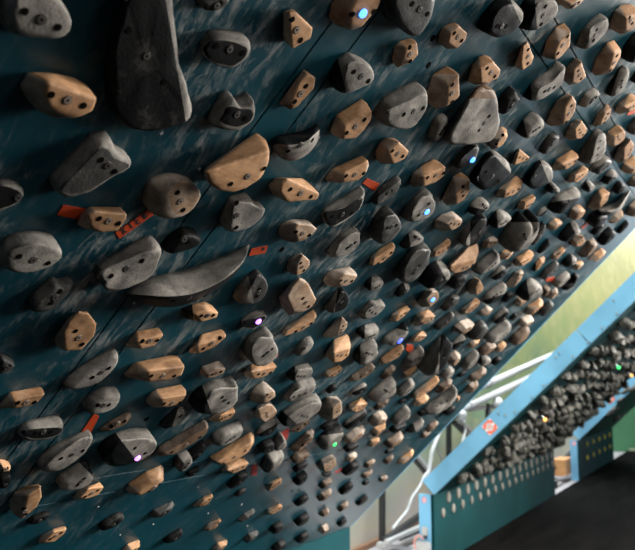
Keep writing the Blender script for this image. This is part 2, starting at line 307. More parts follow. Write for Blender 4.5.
J Wf|190,185 235,155 330,105 370,95 372,125 345,170 300,200 240,222 205,205|225,208 290,185 362,130 343,170 300,198 240,220|250,210 335,160|n=the large tan wooden wedge at the lower middle
J Wf|235,235 260,210 320,198 350,208 335,230 290,250 250,252|265,238 345,210 333,230 290,248|
J Kr|265,300 300,250 340,240 345,255 320,290 280,305|||
J Kr|292,330 310,312 340,308 335,325 305,340|||
g Wf|195,310 205,275 240,255 295,248 295,275 250,310 215,330|225,310 240,275 294,255 290,280 248,310|
g Wf|195,470 210,435 270,408 303,420 295,440 240,470 205,478|215,465 270,425 300,425 290,442 240,468|
J Kr|435,480 440,450 470,438 485,445 480,470 450,488|||
J Kr|440,540 460,515 490,510 495,530 470,555 445,555|||
J Df|305,435 330,405 370,388 375,400 345,430 315,443|||
J Df|328,515 345,485 380,470 388,480 365,512 340,525|||
g Kr|370,190 385,155 430,138 465,140 455,170 415,200 380,205||
g Kr|375,270 385,225 430,205 458,215 450,260 410,288 385,285||
g Kr|378,410 400,365 440,345 468,355 450,395 405,415||
J Kr|528,440 545,415 580,405 585,420 570,445 540,455||
J Kr|530,510 550,485 580,478 583,495 560,520 540,520||
g Pf|525,165 545,120 590,98 640,115 645,160 610,195 570,205 535,190|560,165 600,140 640,122 643,158 608,193 570,200||n=the faceted grey hold low on the sheen
g Kr|550,210 610,195 605,225 565,228|||
g Bf|535,290 550,260 600,238 620,250 610,280 570,310 540,310||
g Bf|525,375 540,335 590,310 618,315 610,345 570,385 530,390||
g Bf|535,480 545,450 580,425 600,445 590,475 555,490||
K Bf|-5,480 5,455 33,452 35,465 15,490|||
i Pf|130,130 145,95 175,78 205,85 200,110 165,140 140,142||
i Kr|105,200 130,165 160,140 210,138 205,175 170,215 125,222|||n=the black hold with a red tag low on the board
i Kr|92,330 110,290 150,265 178,275 175,305 135,340 100,347||
i Bf|82,445 95,410 130,388 153,395 145,425 110,452 88,458||
i Kr|80,530 95,505 130,492 135,515 110,546 85,550||
i Bf|245,165 260,140 300,118 320,130 305,160 270,180 250,180||
i Bf|230,240 240,210 290,182 305,195 295,220 250,248||
i Kr|235,280 250,258 280,255 280,270 255,290|||
i Kr|197,410 215,375 255,350 272,360 265,385 225,415||
i Bf|335,260 350,235 385,218 402,235 385,258 350,270||
i Bf|368,145 380,115 420,92 437,98 425,135 390,158||
i Wf|450,145 480,110 545,60 565,62 560,95 520,140 470,158|||n=the lowest wooden edge beside the board's slanted side
i Kr|375,80 390,60 430,52 435,65 400,88|||
j Bf|372,505 390,470 440,440 490,430 502,455 480,495 430,528 385,525||
j Wf|270,505 290,475 325,458 350,468 345,490 310,520 275,520||
j Pf|280,355 300,310 340,287 390,310 397,340 370,375 320,390 285,380||
j Wf|295,430 310,395 350,385 385,368 385,400 350,440 305,460||
j Pf|110,480 125,445 175,405 240,375 258,410 245,445 190,490 130,500||
j Kr|120,530 130,505 190,490 215,495 210,520 170,545 125,545|||
j K:Gr@120,390,265,290|115,385 130,350 190,310 260,285 268,325 240,355 180,390 130,405||
j Wf|140,280 145,250 190,225 250,222 272,245 255,275 200,300 155,300|165,285 200,255 270,245 253,275 200,298|
j K:Gr@165,180,265,130|165,175 185,145 230,122 265,125 262,155 225,180 190,192||
j Kr|8,165 20,135 50,120 80,135 75,155 40,172 15,178||
j Wf|-15,65 5,35 60,8 110,15 105,40 60,75 10,82|20,72 60,40 108,20 103,40 58,74|
j Pf|-30,290 -20,240 5,200 40,192 100,225 108,260 105,310 60,345 10,355 -25,340|50,270 105,235 105,308 60,342 45,345|75,300 90,290
j Kr|-30,385 0,360 60,345 85,335 75,375 30,400 -20,410|||
j G:Kr@-30,450,110,430|-35,470 -30,440 10,410 100,385 110,420 95,480 60,510 10,530 -30,530|||led=60,503,g;n=the green-lit hold
j Bf|150,95 165,65 300,-5 318,5 310,35 270,70 190,105 155,110|200,95 312,15 308,35 268,70 190,103|230,75 290,35
j Bf|355,85 375,35 420,-5 450,10 440,45 400,80 365,95||
j Wf|485,75 500,45 580,5 590,25 560,60 510,85||
j Gr|275,195 300,150 350,110 430,80 440,120 455,165 420,200 350,220 290,215||380,160 410,175|n=the large crumpled grey hold
j Gr|455,185 470,140 520,90 560,95 560,130 530,180 480,198||
j Kr|460,235 480,215 515,215 510,235 475,245|||
j Bf|308,280 330,245 390,212 412,215 400,245 350,280 315,290||
j Gr|425,350 445,310 490,265 525,260 540,310 520,345 470,370 430,370||
j Kr|405,415 430,380 510,370 515,385 470,405 430,420|||
j K:Gr@560,370,580,430|510,410 540,380 600,345 620,340 615,390 580,425 530,425||
L Wf|357,505 370,475 420,445 465,420 470,440 440,470 390,500 362,510|375,500 467,435 440,470 390,498|395,490 440,460|n=the long wooden rail near the slanted edge
L Bf|455,480 465,450 500,425 522,432 515,455 480,480 460,488||
L Wf|362,530 375,505 420,490 430,500 420,520 385,533||
L Gr|405,545 430,520 480,500 510,470 525,450 535,480 530,510 500,540 450,555 410,555||460,535 500,515|n=the long grey wedge near the slanted edge
k Kr|15,310 30,285 70,275 105,285 70,310 30,318|||
k Kr|180,310 190,280 230,258 258,265 245,295 210,320|||
k Wf|250,220 260,190 285,195 285,215 265,240|||
M Pf|15,90 30,45 60,0 95,-15 145,10 155,40 140,75 100,110 40,110|70,60 110,10 145,15 153,40 138,75 100,106||led=112,60,b;n=the blue-lit wooden hold in the crowd
M Wf|-10,220 0,160 25,140 110,142 130,165 115,190 60,220 0,232|35,200 60,170 128,166 113,190 60,218|60,200 105,182
M Wf|-41,325 -25,295 10,272 70,276 77,292 40,325 -20,335|-5,310 15,290 75,293 38,325 -10,330|
M Dr|165,120 185,75 220,30 270,28 280,50 265,90 220,115 180,128||240,90 240,60
M Dr|120,240 135,205 190,165 225,140 248,150 240,190 200,230 140,248||190,215 215,195
M Wf|280,150 290,120 345,75 390,60 417,72 400,105 350,145 300,160|315,145 345,110 415,78 398,105 348,145|345,130 390,95
M Pf|400,150 415,125 450,98 495,122 480,145 440,165 410,160||
M Pf|238,260 245,225 280,195 350,200 380,215 365,245 310,275 255,272||
M Dr|330,290 345,250 385,200 425,190 465,240 445,280 390,310 345,305||
M Wf|328,360 345,330 370,310 415,318 400,345 365,370||
M K:Gr@225,350,310,320|220,360 235,325 300,283 318,300 305,340 260,375 230,375||
M G:Kr@165,280,150,540|40,520 55,460 100,370 150,300 180,280 205,310 218,370 205,450 180,510 140,535 60,540|140,500 155,400 178,295 202,315 215,370 203,450 175,505|175,440 185,420|n=the tall pointed fin with a black right face;h=.06
M Pf|205,470 215,410 250,382 290,410 285,450 250,485||
M Gr|165,545 185,505 215,487 245,500 240,540 210,560 170,558||
M Gr|300,500 310,440 350,395 390,380 395,440 365,480 320,505||
k Kr|268,70 285,45 325,35 320,55 290,72|||
k Bf|330,95 350,60 410,20 455,25 455,50 410,90 345,105||
k Bf|322,170 340,120 400,105 402,135 375,165 330,182||
M K:Gr@425,410,425,475|400,460 415,425 445,412 482,440 470,465 420,475||
M Bf|400,400 415,355 450,330 510,335 520,360 490,385 440,415 405,415||
M Wf|505,380 520,350 560,330 583,340 575,365 540,392 510,395||
M Kr|485,465 500,430 530,420 550,435 540,455 505,475||
M K:Gr@500,200,590,130|490,195 500,165 560,110 590,125 590,165 550,200 500,210||
M Gr|440,310 460,270 520,230 580,195 610,215 605,260 540,300 470,320|||n=the long pale lump above the slanted edge
k Bf|60,410 90,375 135,350 150,365 130,400 80,430||
k Bf|30,455 50,430 100,420 95,440 60,465 35,465|||
d Gr|215,160 230,120 280,65 320,75 378,80 380,110 340,150 280,178 225,172|250,150 290,110 372,95 376,110 338,150 280,172|285,130 320,150|n=the pale hold with a scooped top
d Wf|412,195 420,155 460,125 530,108 543,125 510,160 460,200 425,210|445,190 470,155 540,125 508,160 460,198|
d Pf|-10,300 10,250 60,195 110,168 145,210 140,240 100,285 40,305|95,240 115,175 143,212 139,240 100,284 85,285|115,230 100,270
d K:Gr@255,230,250,300|195,265 210,235 260,230 340,235 340,275 310,300 250,300 215,290||
d Gr|370,310 385,285 460,245 500,215 520,225 525,265 490,320 440,340 380,335|||led=475,322,u;n=the deep-blue-lit grey hold;split=K:440,240,520,260
d Wf|20,420 30,360 55,310 110,290 155,292 165,350 150,420 110,455 55,465 25,445|55,400 160,372 149,420 108,455 58,463|80,415 135,412|n=the orange-tan wooden block in the middle
d K:Gr@225,350,225,470|190,430 205,360 255,325 310,310 320,360 340,390 320,430 270,470 210,470||265,400 300,410
d Wf|338,460 350,430 430,385 495,348 503,375 470,425 400,465 350,478|380,465 500,372 470,425 400,463|400,455 470,405|n=the long wooden rail with an orange tag
L Gr|330,365 340,335 370,315 395,297 412,330 405,350 370,375 340,378||360,360 390,345
c G:Kr@350,190,350,60|285,150 300,100 340,45 390,0 430,-10 440,60 420,130 390,180 340,200 295,190|320,160 380,60 425,20 436,60 416,130 380,178 340,188|405,130 415,90|n=the tall mottled leaf-shaped hold
H K:Gr@85,320,90,380|55,365 65,330 95,315 145,340 140,350 110,375 65,378||
H G:Kr@100,362,240,362|105,450 120,390 150,335 172,316 182,345 192,364 208,360 216,340 230,328 237,390 217,440 192,461 120,463||195,410 200,430|n=the largest dark volume with a notched top;h=.06
n Dr|160,190 185,110 235,35 245,80 220,150 180,195||
c Wf|205,330 220,290 280,250 360,205 400,182 408,230 380,310 330,355 250,375 215,355|225,325 380,285 330,353 250,373 220,352|305,340 365,317|n=the big orange-topped wooden wedge
c Wf|92,260 105,220 170,180 225,158 228,185 205,225 150,260 100,272|130,240 227,180 205,225 150,258 125,265|152,238 210,208
c Pf|415,200 430,165 465,138 525,155 530,168 500,195 450,218|460,195 475,165 528,165 500,193 455,212|480,180 505,175
c Gr|365,350 390,310 450,260 500,225 520,230 545,295 500,320 430,350 375,360||
c Wf|535,270 550,230 590,208 630,215 620,250 590,280 545,285||585,265 610,235
c K:Gr@140,300,200,410|35,425 50,370 90,310 150,300 200,320 228,375 220,400 150,430 80,450 40,445|||n=the black hold with a pale right cap below the wooden wedge
c Kr|210,430 240,380 310,365 318,410 290,455 230,465||
c Wf|330,470 340,430 370,398 410,410 435,455 430,485 390,510 350,505|385,455 410,415 433,456 428,485 392,507|395,445 410,480
c K:Gr@490,395,570,340|480,400 500,360 545,322 583,345 570,380 520,400||
n Pf|10,445 20,410 60,360 100,342 122,365 105,410 60,460 20,465|75,420 95,370 120,366 104,410 65,455|
c K:Gr@440,540,570,500|425,545 450,495 520,450 570,430 580,470 545,520 500,550 440,555||500,520 545,490
M Kr|555,70 575,20 610,10 620,35 590,75|||
n Wf|50,310 65,270 120,242 180,238 187,255 165,290 110,325 65,328|95,300 185,255 165,290 110,323|115,300 145,285
n K:Wf@200,290,190,360|165,350 185,310 220,270 255,268 250,300 220,340 180,362||
n Wf|262,80 275,50 310,20 360,38 365,55 330,85 285,100||
n Kr|205,240 225,195 265,150 290,165 275,205 235,235||
n K:Gr@415,50,440,100|335,150 350,110 400,60 440,40 460,80 490,98 470,112 430,125 380,150||
n Wf|412,190 420,150 450,125 500,140 512,165 490,195 440,205|455,180 500,145 511,166 488,194 455,200|470,175 492,165
n Bf|475,260 490,210 530,155 570,150 588,185 570,225 520,270 480,272||545,230 560,200
n Wf|525,285 560,245 630,222 645,235 620,265 560,292|||n=the wooden hold closest to the slanted edge
n Kr|545,110 560,80 600,50 630,60 620,85 580,120 550,125||
H Kr|480,440 500,400 535,385 555,410 520,440 490,448||
n Wf|285,280 300,250 340,215 380,210 383,228 350,260 300,288||335,250 365,230
n K:Gr@425,250,430,320|360,310 375,275 410,252 450,268 455,290 420,320 375,325||
n Wf|428,335 445,305 470,293 500,300 495,320 465,348 435,348||
n Dr|220,395 240,350 290,310 330,295 340,325 310,365 260,400 230,405||
n Gr|300,430 320,395 370,372 410,370 415,390 390,420 340,450 305,448|||n=the pale hold with an orange tag near the slanted edge
n Kr|355,465 370,435 420,415 430,375 455,370 455,420 430,455 380,470|||
n K:Gr@135,400,155,520|75,500 90,450 140,408 180,410 225,440 240,475 225,500 160,515 90,520||200,490 215,470|n=the round hold half black and half pale
n Bf|225,510 240,450 270,445 290,465 275,500 240,525|||
n Pf|265,525 290,480 320,458 335,470 338,500 310,530 275,535||
S Wf|150,125 165,110 200,105 208,118 185,140 155,142||
S Wf|190,170 205,140 240,115 270,120 268,140 230,170 200,178||
S Dr|250,175 260,145 290,122 308,130 300,155 270,180||
S Kr|135,190 150,170 165,172 160,190 145,198|||
S Pf|165,210 180,188 225,182 233,200 200,220 170,220||
S Br|138,285 150,250 185,225 212,225 210,255 180,285 150,293|||n=the rounded brown wooden hold by the slanted edge
H K:Gr@250,340,280,315|240,335 255,310 280,303 282,320 265,338|||
H Wf|525,360 545,335 580,318 585,335 560,358 530,368||
H Kr|555,400 570,375 600,358 605,372 580,395 560,405||
F Wf|175,165 185,140 420,40 432,80 430,130 400,195 340,235 290,252 230,240 190,210|185,165 280,150 345,130 428,90 428,130 400,193 340,233 290,250 230,238 195,208|278,212 410,152|n=the largest half-round wooden hold;h=.05
F Gr|248,370 258,300 275,260 345,255 360,290 415,305 400,345 350,380 290,398 255,390|275,350 290,290 345,285 400,310 395,343 348,378 292,390|302,288 300,383
P Pr|145,195 148,180 160,175 175,176 195,185 200,195 192,210 175,218 155,215 147,208|169,196 174,186 183,180 195,187 199,196 191,210 178,215 172,208|177.5,192.5 183,210|n=the round wooden knob at the end of the lettered tape
F Wf|420,220 450,185 500,190 600,225 630,250 620,275 560,290 500,285 440,255|478,212 505,200 605,233 630,252 615,275 560,288 505,284 470,245|513,233 593,262
P K/Gs|272,143 276,136 290,133 305,130 316,124 319,126|273,146 278,144 292,145 306,141 316,133 320,129|288,151 312,140|n=the curved grey rail with a scooped top;h=.04;d=274,150 277,155 285,160 297,160 310,152 320,138
F Kr|5,450 30,415 80,383 130,395 165,425 160,450 110,465 20,472||80,420 110,440
O G/Ks|205,232 240,205 290,180 400,156 500,120 600,78|212,236 260,238 340,243 430,232 520,190 580,135 601,82|360,256 460,240|n=the long pale crescent rail;h=.05;d=216,240 260,264 340,277 420,262 500,217 562,165 602,86
O Gr|118,150 125,135 270,60 305,65 315,95 300,155 270,190 190,215 130,205|128,165 250,110 300,90 310,105 298,155 268,188 190,212 135,203|162,178 260,130|n=the grey slanted block at the crescent's left end
O K:Wf@420,270,425,320|385,280 420,265 470,270 505,295 500,310 450,325 400,315|430,300 465,285 505,296 498,310 450,323|
O Wf|205,395 240,352 325,355 330,365 300,400 260,412 215,405|245,385 330,363 300,400 258,411|262,385 308,382
O Wf|405,415 450,360 525,358 530,370 490,405 440,425 410,425|435,400 528,368 490,405 440,423|455,408 508,375
O Wf|195,490 235,450 380,455 400,462 390,495 350,510 280,515 210,500|275,480 400,465 388,495 350,509 280,514|290,495 363,495|n=the long flat wooden crimp
O Gr|10,520 20,500 70,460 160,412 182,415 180,450 150,495 100,525 30,535|75,510 165,450 180,445 150,494 100,523 50,530|103,500 155,470|n=the grey boat-shaped hold at the left
I Wf|218,290 230,240 270,185 310,162 350,170 382,215 375,260 320,318 260,320 225,305|248,250 270,200 310,175 350,175 380,217 373,260 318,316 255,315|297,240 322,292|n=the upright oval wooden hold at the left
I Dr|110,140 125,90 200,28 230,42 280,35 285,50 250,110 210,155 150,165 115,155||235,85 200,130
I Wf|0,525 35,478 175,478 178,488 140,530 60,545 -5,545|55,515 176,488 140,529 65,543|70,522 135,520
I Dr|-10,330 20,335 60,370 40,395 -10,405|||
I Gr|325,530 345,490 400,463 460,470 475,500 455,540 400,555 340,555||385,532 428,530
N Bf|390,75 430,40 510,8 520,25 490,60 430,82 400,88||438,65 490,45
N G/Kr|68,80 90,50 130,40 235,38 255,60 235,95 170,115 110,112 75,98|80,85 110,75 245,68 232,94 170,112 112,110|140,90 200,85
N Gr|145,215 160,185 220,130 320,90 355,85 360,115 335,165 290,205 230,235 165,238|190,210 250,150 350,105 333,164 288,204 232,233|240,190 325,160|n=the long grey hold under a strip of orange tape
N Gr|222,285 235,250 280,225 330,190 345,225 370,255 355,290 310,310 240,305||330,270 305,295|split=K:300,195,345,240
N K:Gr@450,85,530,190|392,160 405,120 450,90 520,82 590,98 615,130 605,160 560,195 480,215 410,200|430,165 470,120 585,110 608,135 600,160 555,192 480,210|530,150 570,170|led=540,188,v;n=the violet-lit black hold with a grey cap
N Wf|282,345 300,320 350,295 400,292 408,305 385,335 340,352 300,355|315,345 345,310 405,303 384,335 340,350|335,340 385,315
N Wf|38,370 50,325 100,297 160,298 165,345 145,385 85,432 50,410|108,335 162,305 163,345 144,384 92,428 100,390|95,388 100,410|n=the blocky wooden hold in the lower left corner
N Kr|105,440 125,415 175,402 200,408 180,430 140,448|||
N Wf|150,525 165,490 210,465 262,463 250,490 215,518 170,527|175,520 210,480 260,470 248,490 215,516|
N Kr|388,465 400,435 450,405 485,408 485,430 450,460 400,470||
N Wf|475,550 500,525 550,515 550,535 530,560 480,560|||
P Wf|124,490 128,483 145,471 160,464.5 164,467 164,481 154,490 140,496 130,495||149,491 159,484|n=the tan wooden hold on the lower seam
h Df|25,485 50,440 120,405 185,398 190,410 160,460 110,490 60,495|||
h Wf|303,425 330,385 370,360 430,348 432,360 400,410 340,430|345,420 375,380 430,358 398,409|
J Wf|175,475 190,445 235,425 240,435 225,460 190,478|195,470 237,435 224,460|
J Wf|205,545 225,520 262,507 265,520 245,550 210,555|||
J Kr|12,515 30,490 80,465 90,480 75,505 40,522||
P Bf|155,450 158,446 200,422 207,421 209,427 206,434 195,443 175,455 160,457 156,455|163,455 185,441 208,427 205,434 195,443 175,454|172,452 200,437|n=the long weathered wooden rail at the lower left
h Gr|200,165 210,110 200,90 270,70 300,130 280,165 240,200 210,200|||
h Kr|270,70 350,5 380,10 375,60 340,100 300,145 285,100||
h Kr|260,215 275,190 330,172 352,180 345,200 300,228 270,230||
p Wf|-5,220 25,180 65,150 170,145 265,160 268,190 220,250 160,270 60,270 5,245|105,215 160,205 266,188 220,250 158,268 105,265|122,245 222,238
p K:Gr@360,120,420,300|288,210 310,165 370,120 440,100 510,110 570,95 578,170 582,230 540,280 460,300 370,298 310,280 290,245|380,240 420,160 560,140 575,180 578,230 538,278 460,294 390,290|490,205 530,240|n=the big black-and-grey boulder hold
p Pf|343,40 360,5 410,-15 480,-10 515,25 500,50 450,80 400,85 360,65|400,60 450,25 513,26 500,50 448,79 410,82|
p Wf|400,345 430,315 500,300 570,280 575,300 540,340 480,362 420,360|465,345 480,320 572,295 540,340 480,360|
p Gr|415,470 430,430 480,395 610,378 620,420 590,465 540,490 460,503 425,490|||n=the crusty grey oval with a chalky top
p K:Gr@170,400,210,280|98,385 115,345 170,290 200,270 260,275 255,310 225,360 180,395 110,398||220,330 230,320
E G/Dr|200,190 215,165 345,20 375,5 420,10 440,60 515,115 510,140 440,185 350,240 270,260 215,235|265,195 385,75 425,80 445,110 505,138 440,183 350,235 272,252 235,228|397,117 450,163|n=the large two-winged grey hold
E Wf|300,370 320,320 350,298 500,330 502,345 465,400 400,405 320,385|345,335 370,318 500,335 465,399 400,402 360,385|390,348 465,367|n=the wooden hold between two orange tapes
E Gr|-10,470 10,430 50,405 130,405 215,435 245,475 235,510 180,545 80,555 -10,520|30,480 100,455 210,460 240,480 232,508 178,542 80,550|75,497 188,523|n=the smooth pale stone at the left edge
E G/Kr|-20,200 30,195 70,215 97,245 80,280 30,305 -20,310|-15,225 30,225 85,250 75,278 30,300 -15,305|70,265 71,266
N Wf|-10,190 20,200 45,220 40,240 -10,245|||
N Kr|-10,250 35,240 38,280 20,310 -10,300|||
B Dr|150,-15 270,-15 265,20 210,40 160,30|||
D Wf|-23,300 -10,250 15,218 40,213 75,235 104,278 95,305 50,330 0,335 -20,325|20,268 72,240 103,278 93,305 48,328 25,325|48,268 78,300
"""
# ------------------------------------------------------------------ the holds
# Outlines of the holds, read tile by tile, laid onto the board's real plane below.
TILES = dict(A=(0,0,3.931), B=(160,0,3.931), C=(320,0,3.931), D=(475,0,3.931), U=(500,0,4.704), V=(545,80,7.056), E=(0,130,3.931), F=(160,130,3.931),
 G=(320,130,3.931), H=(475,130,3.931), I=(0,270,3.931), N=(0,410,3.931), J=(160,410,3.931), K=(320,410,3.931), L=(320,270,3.931), S=(475,270,3.931),
 M=(415,290,6.35), X=(465,140,7.056), W=(545,140,7.056), Z=(375,165,6.35), a=(325,215,6.35), b=(235,215,6.35), c=(415,215,6.35), n=(505,215,6.35),
 e=(235,290,6.35), d=(325,290,6.35), f=(235,365,6.35), j=(325,365,6.35), k=(415,365,6.35), g=(235,440,6.35), i=(325,440,6.35), p=(145,365,6.35),
 h=(145,440,6.35), Y=(360,20,3.175), O=(60,220,3.175), P=(0,0,1.))
def V2(x, y): return Vector((x, y))
def area2(p): return .5*sum(p[i-1].x*p[i].y-p[i].x*p[i-1].y for i in range(len(p)))
def centroid(p):
    A = area2(p); cx = cy = 0
    for i in range(len(p)):
        k = p[i-1].x*p[i].y-p[i].x*p[i-1].y; cx += (p[i-1].x+p[i].x)*k; cy += (p[i-1].y+p[i].y)*k
    return V2(cx/(6*A), cy/(6*A))
def ccw(p): return p if area2(p) > 0 else p[::-1]
def resample(p, n, ang=None, soft=True):
    """closed outline -> n points at equal arc length, softened, starting at its left-most direction"""
    m = len(p); q = []
    for i in range(m):
        p0, p1, p2, p3 = p[i-1], p[i], p[(i+1) % m], p[(i+2) % m]
        for k in range(8):
            t = k/8
            lin = p1.lerp(p2, t)
            cr = .5*((2*p1)+(p2-p0)*t+(2*p0-5*p1+4*p2-p3)*t*t+(3*p1-p0-3*p2+p3)*t**3)
            q.append(lin.lerp(cr, .75 if soft else .15))
    c = centroid(p)
    st = min(range(len(q)), key=lambda i: abs((q[i]-c).angle_signed(V2(-1, 0), 9) if (q[i]-c).length > 1e-6 else 9))
    q = q[st:]+q[:st]
    L = [0]
    for i in range(len(q)): L.append(L[-1]+(q[(i+1) % len(q)]-q[i]).length)
    out = []; j = 0
    for k in range(n):
        s = L[-1]*k/n
        while L[j+1] < s: j += 1
        t = (s-L[j])/max(1e-9, L[j+1]-L[j]); out.append(q[j].lerp(q[(j+1) % len(q)], t))
    return out
def parse(line):
    line = line.strip(); tile, rest = line[0], line[2:]
    fl = (rest.split('|')+['']*5)[:5]
    x0, y0, s = TILES[tile]
    P = lambda t: [V2(x0+float(a)/s, y0+float(b)/s) for a, b in (q.split(',') for q in t.split())]
    code = fl[0]; split = None
    opts = dict(o.split('=', 1) for o in fl[4].split(';') if '=' in o)
    if '@' in code:
        code, sp = code.split('@'); v = [float(t) for t in sp.split(',')]
        split = [V2(x0+v[0]/s, y0+v[1]/s), V2(x0+v[2]/s, y0+v[3]/s)]
    shape = code[-1]; mats = code[:-1]
    if 'split' in opts:
        v = opts['split'].split(':'); w = [float(t) for t in v[1].split(',')]
        if tile == 'P': split = [V2(w[0], w[1]), V2(w[2], w[3])]; mats = mats+':'+v[0]
        else: split = [V2(x0+w[0]/s, y0+w[1]/s), V2(x0+w[2]/s, y0+w[3]/s)]; mats = mats+':'+v[0]
        if tile == 'd': mats = 'G:K'
    led = None
    if 'led' in opts:
        a, b, cc = opts['led'].split(','); led = (x0+float(a)/s, y0+float(b)/s, cc)
    if shape == 's': return dict(shape='s', mats=mats, split=None, U=P(fl[1]), R=P(fl[2]), D=P(opts['d']), O=ccw(P(fl[1])+P(opts['d'])[::-1]), F=None, holes=P(fl[3]) if fl[3].strip() else None, led=None, name=opts.get('n'), h=float(opts['h']))
    return dict(shape=shape, mats=mats, split=split, O=ccw(P(fl[1])), F=ccw(P(fl[2])) if fl[2].strip() else None,
                holes=P(fl[3]) if fl[3].strip() else None, led=led, name=opts.get('n'), h=float(opts['h']) if 'h' in opts else None)

def open_resample(p, n):
    q = smooth_path([Vector((a.x, a.y, 0)) for a in p], 10); L = [0]
    for a, b in zip(q, q[1:]): L.append(L[-1]+(b-a).length)
    out = []; j = 0
    for k in range(n):
        s = L[-1]*k/(n-1)
        while j < len(q)-2 and L[j+1] < s: j += 1
        t = (s-L[j])/max(1e-9, L[j+1]-L[j]); v = q[j].lerp(q[j+1], min(1, t)); out.append(V2(v.x, v.y))
    return out
def side_pick(sp, p):
    """True when p lies on the first material's side of the split line (left of it, or below it)"""
    a, b = sp; d = b-a
    if abs(d.y) >= abs(d.x):
        return p.x < a.x+d.x*(p.y-a.y)/d.y
    return p.y > a.y+d.y*(p.x-a.x)/d.x

def cut_split(bm, sp, base):
    n = ray(sp[0].x, sp[0].y).cross(ray(sp[1].x, sp[1].y)).normalized()
    bmesh.ops.bisect_plane(bm, geom=bm.verts[:]+bm.edges[:]+bm.faces[:], plane_co=CAM-base, plane_no=n, dist=1e-6)

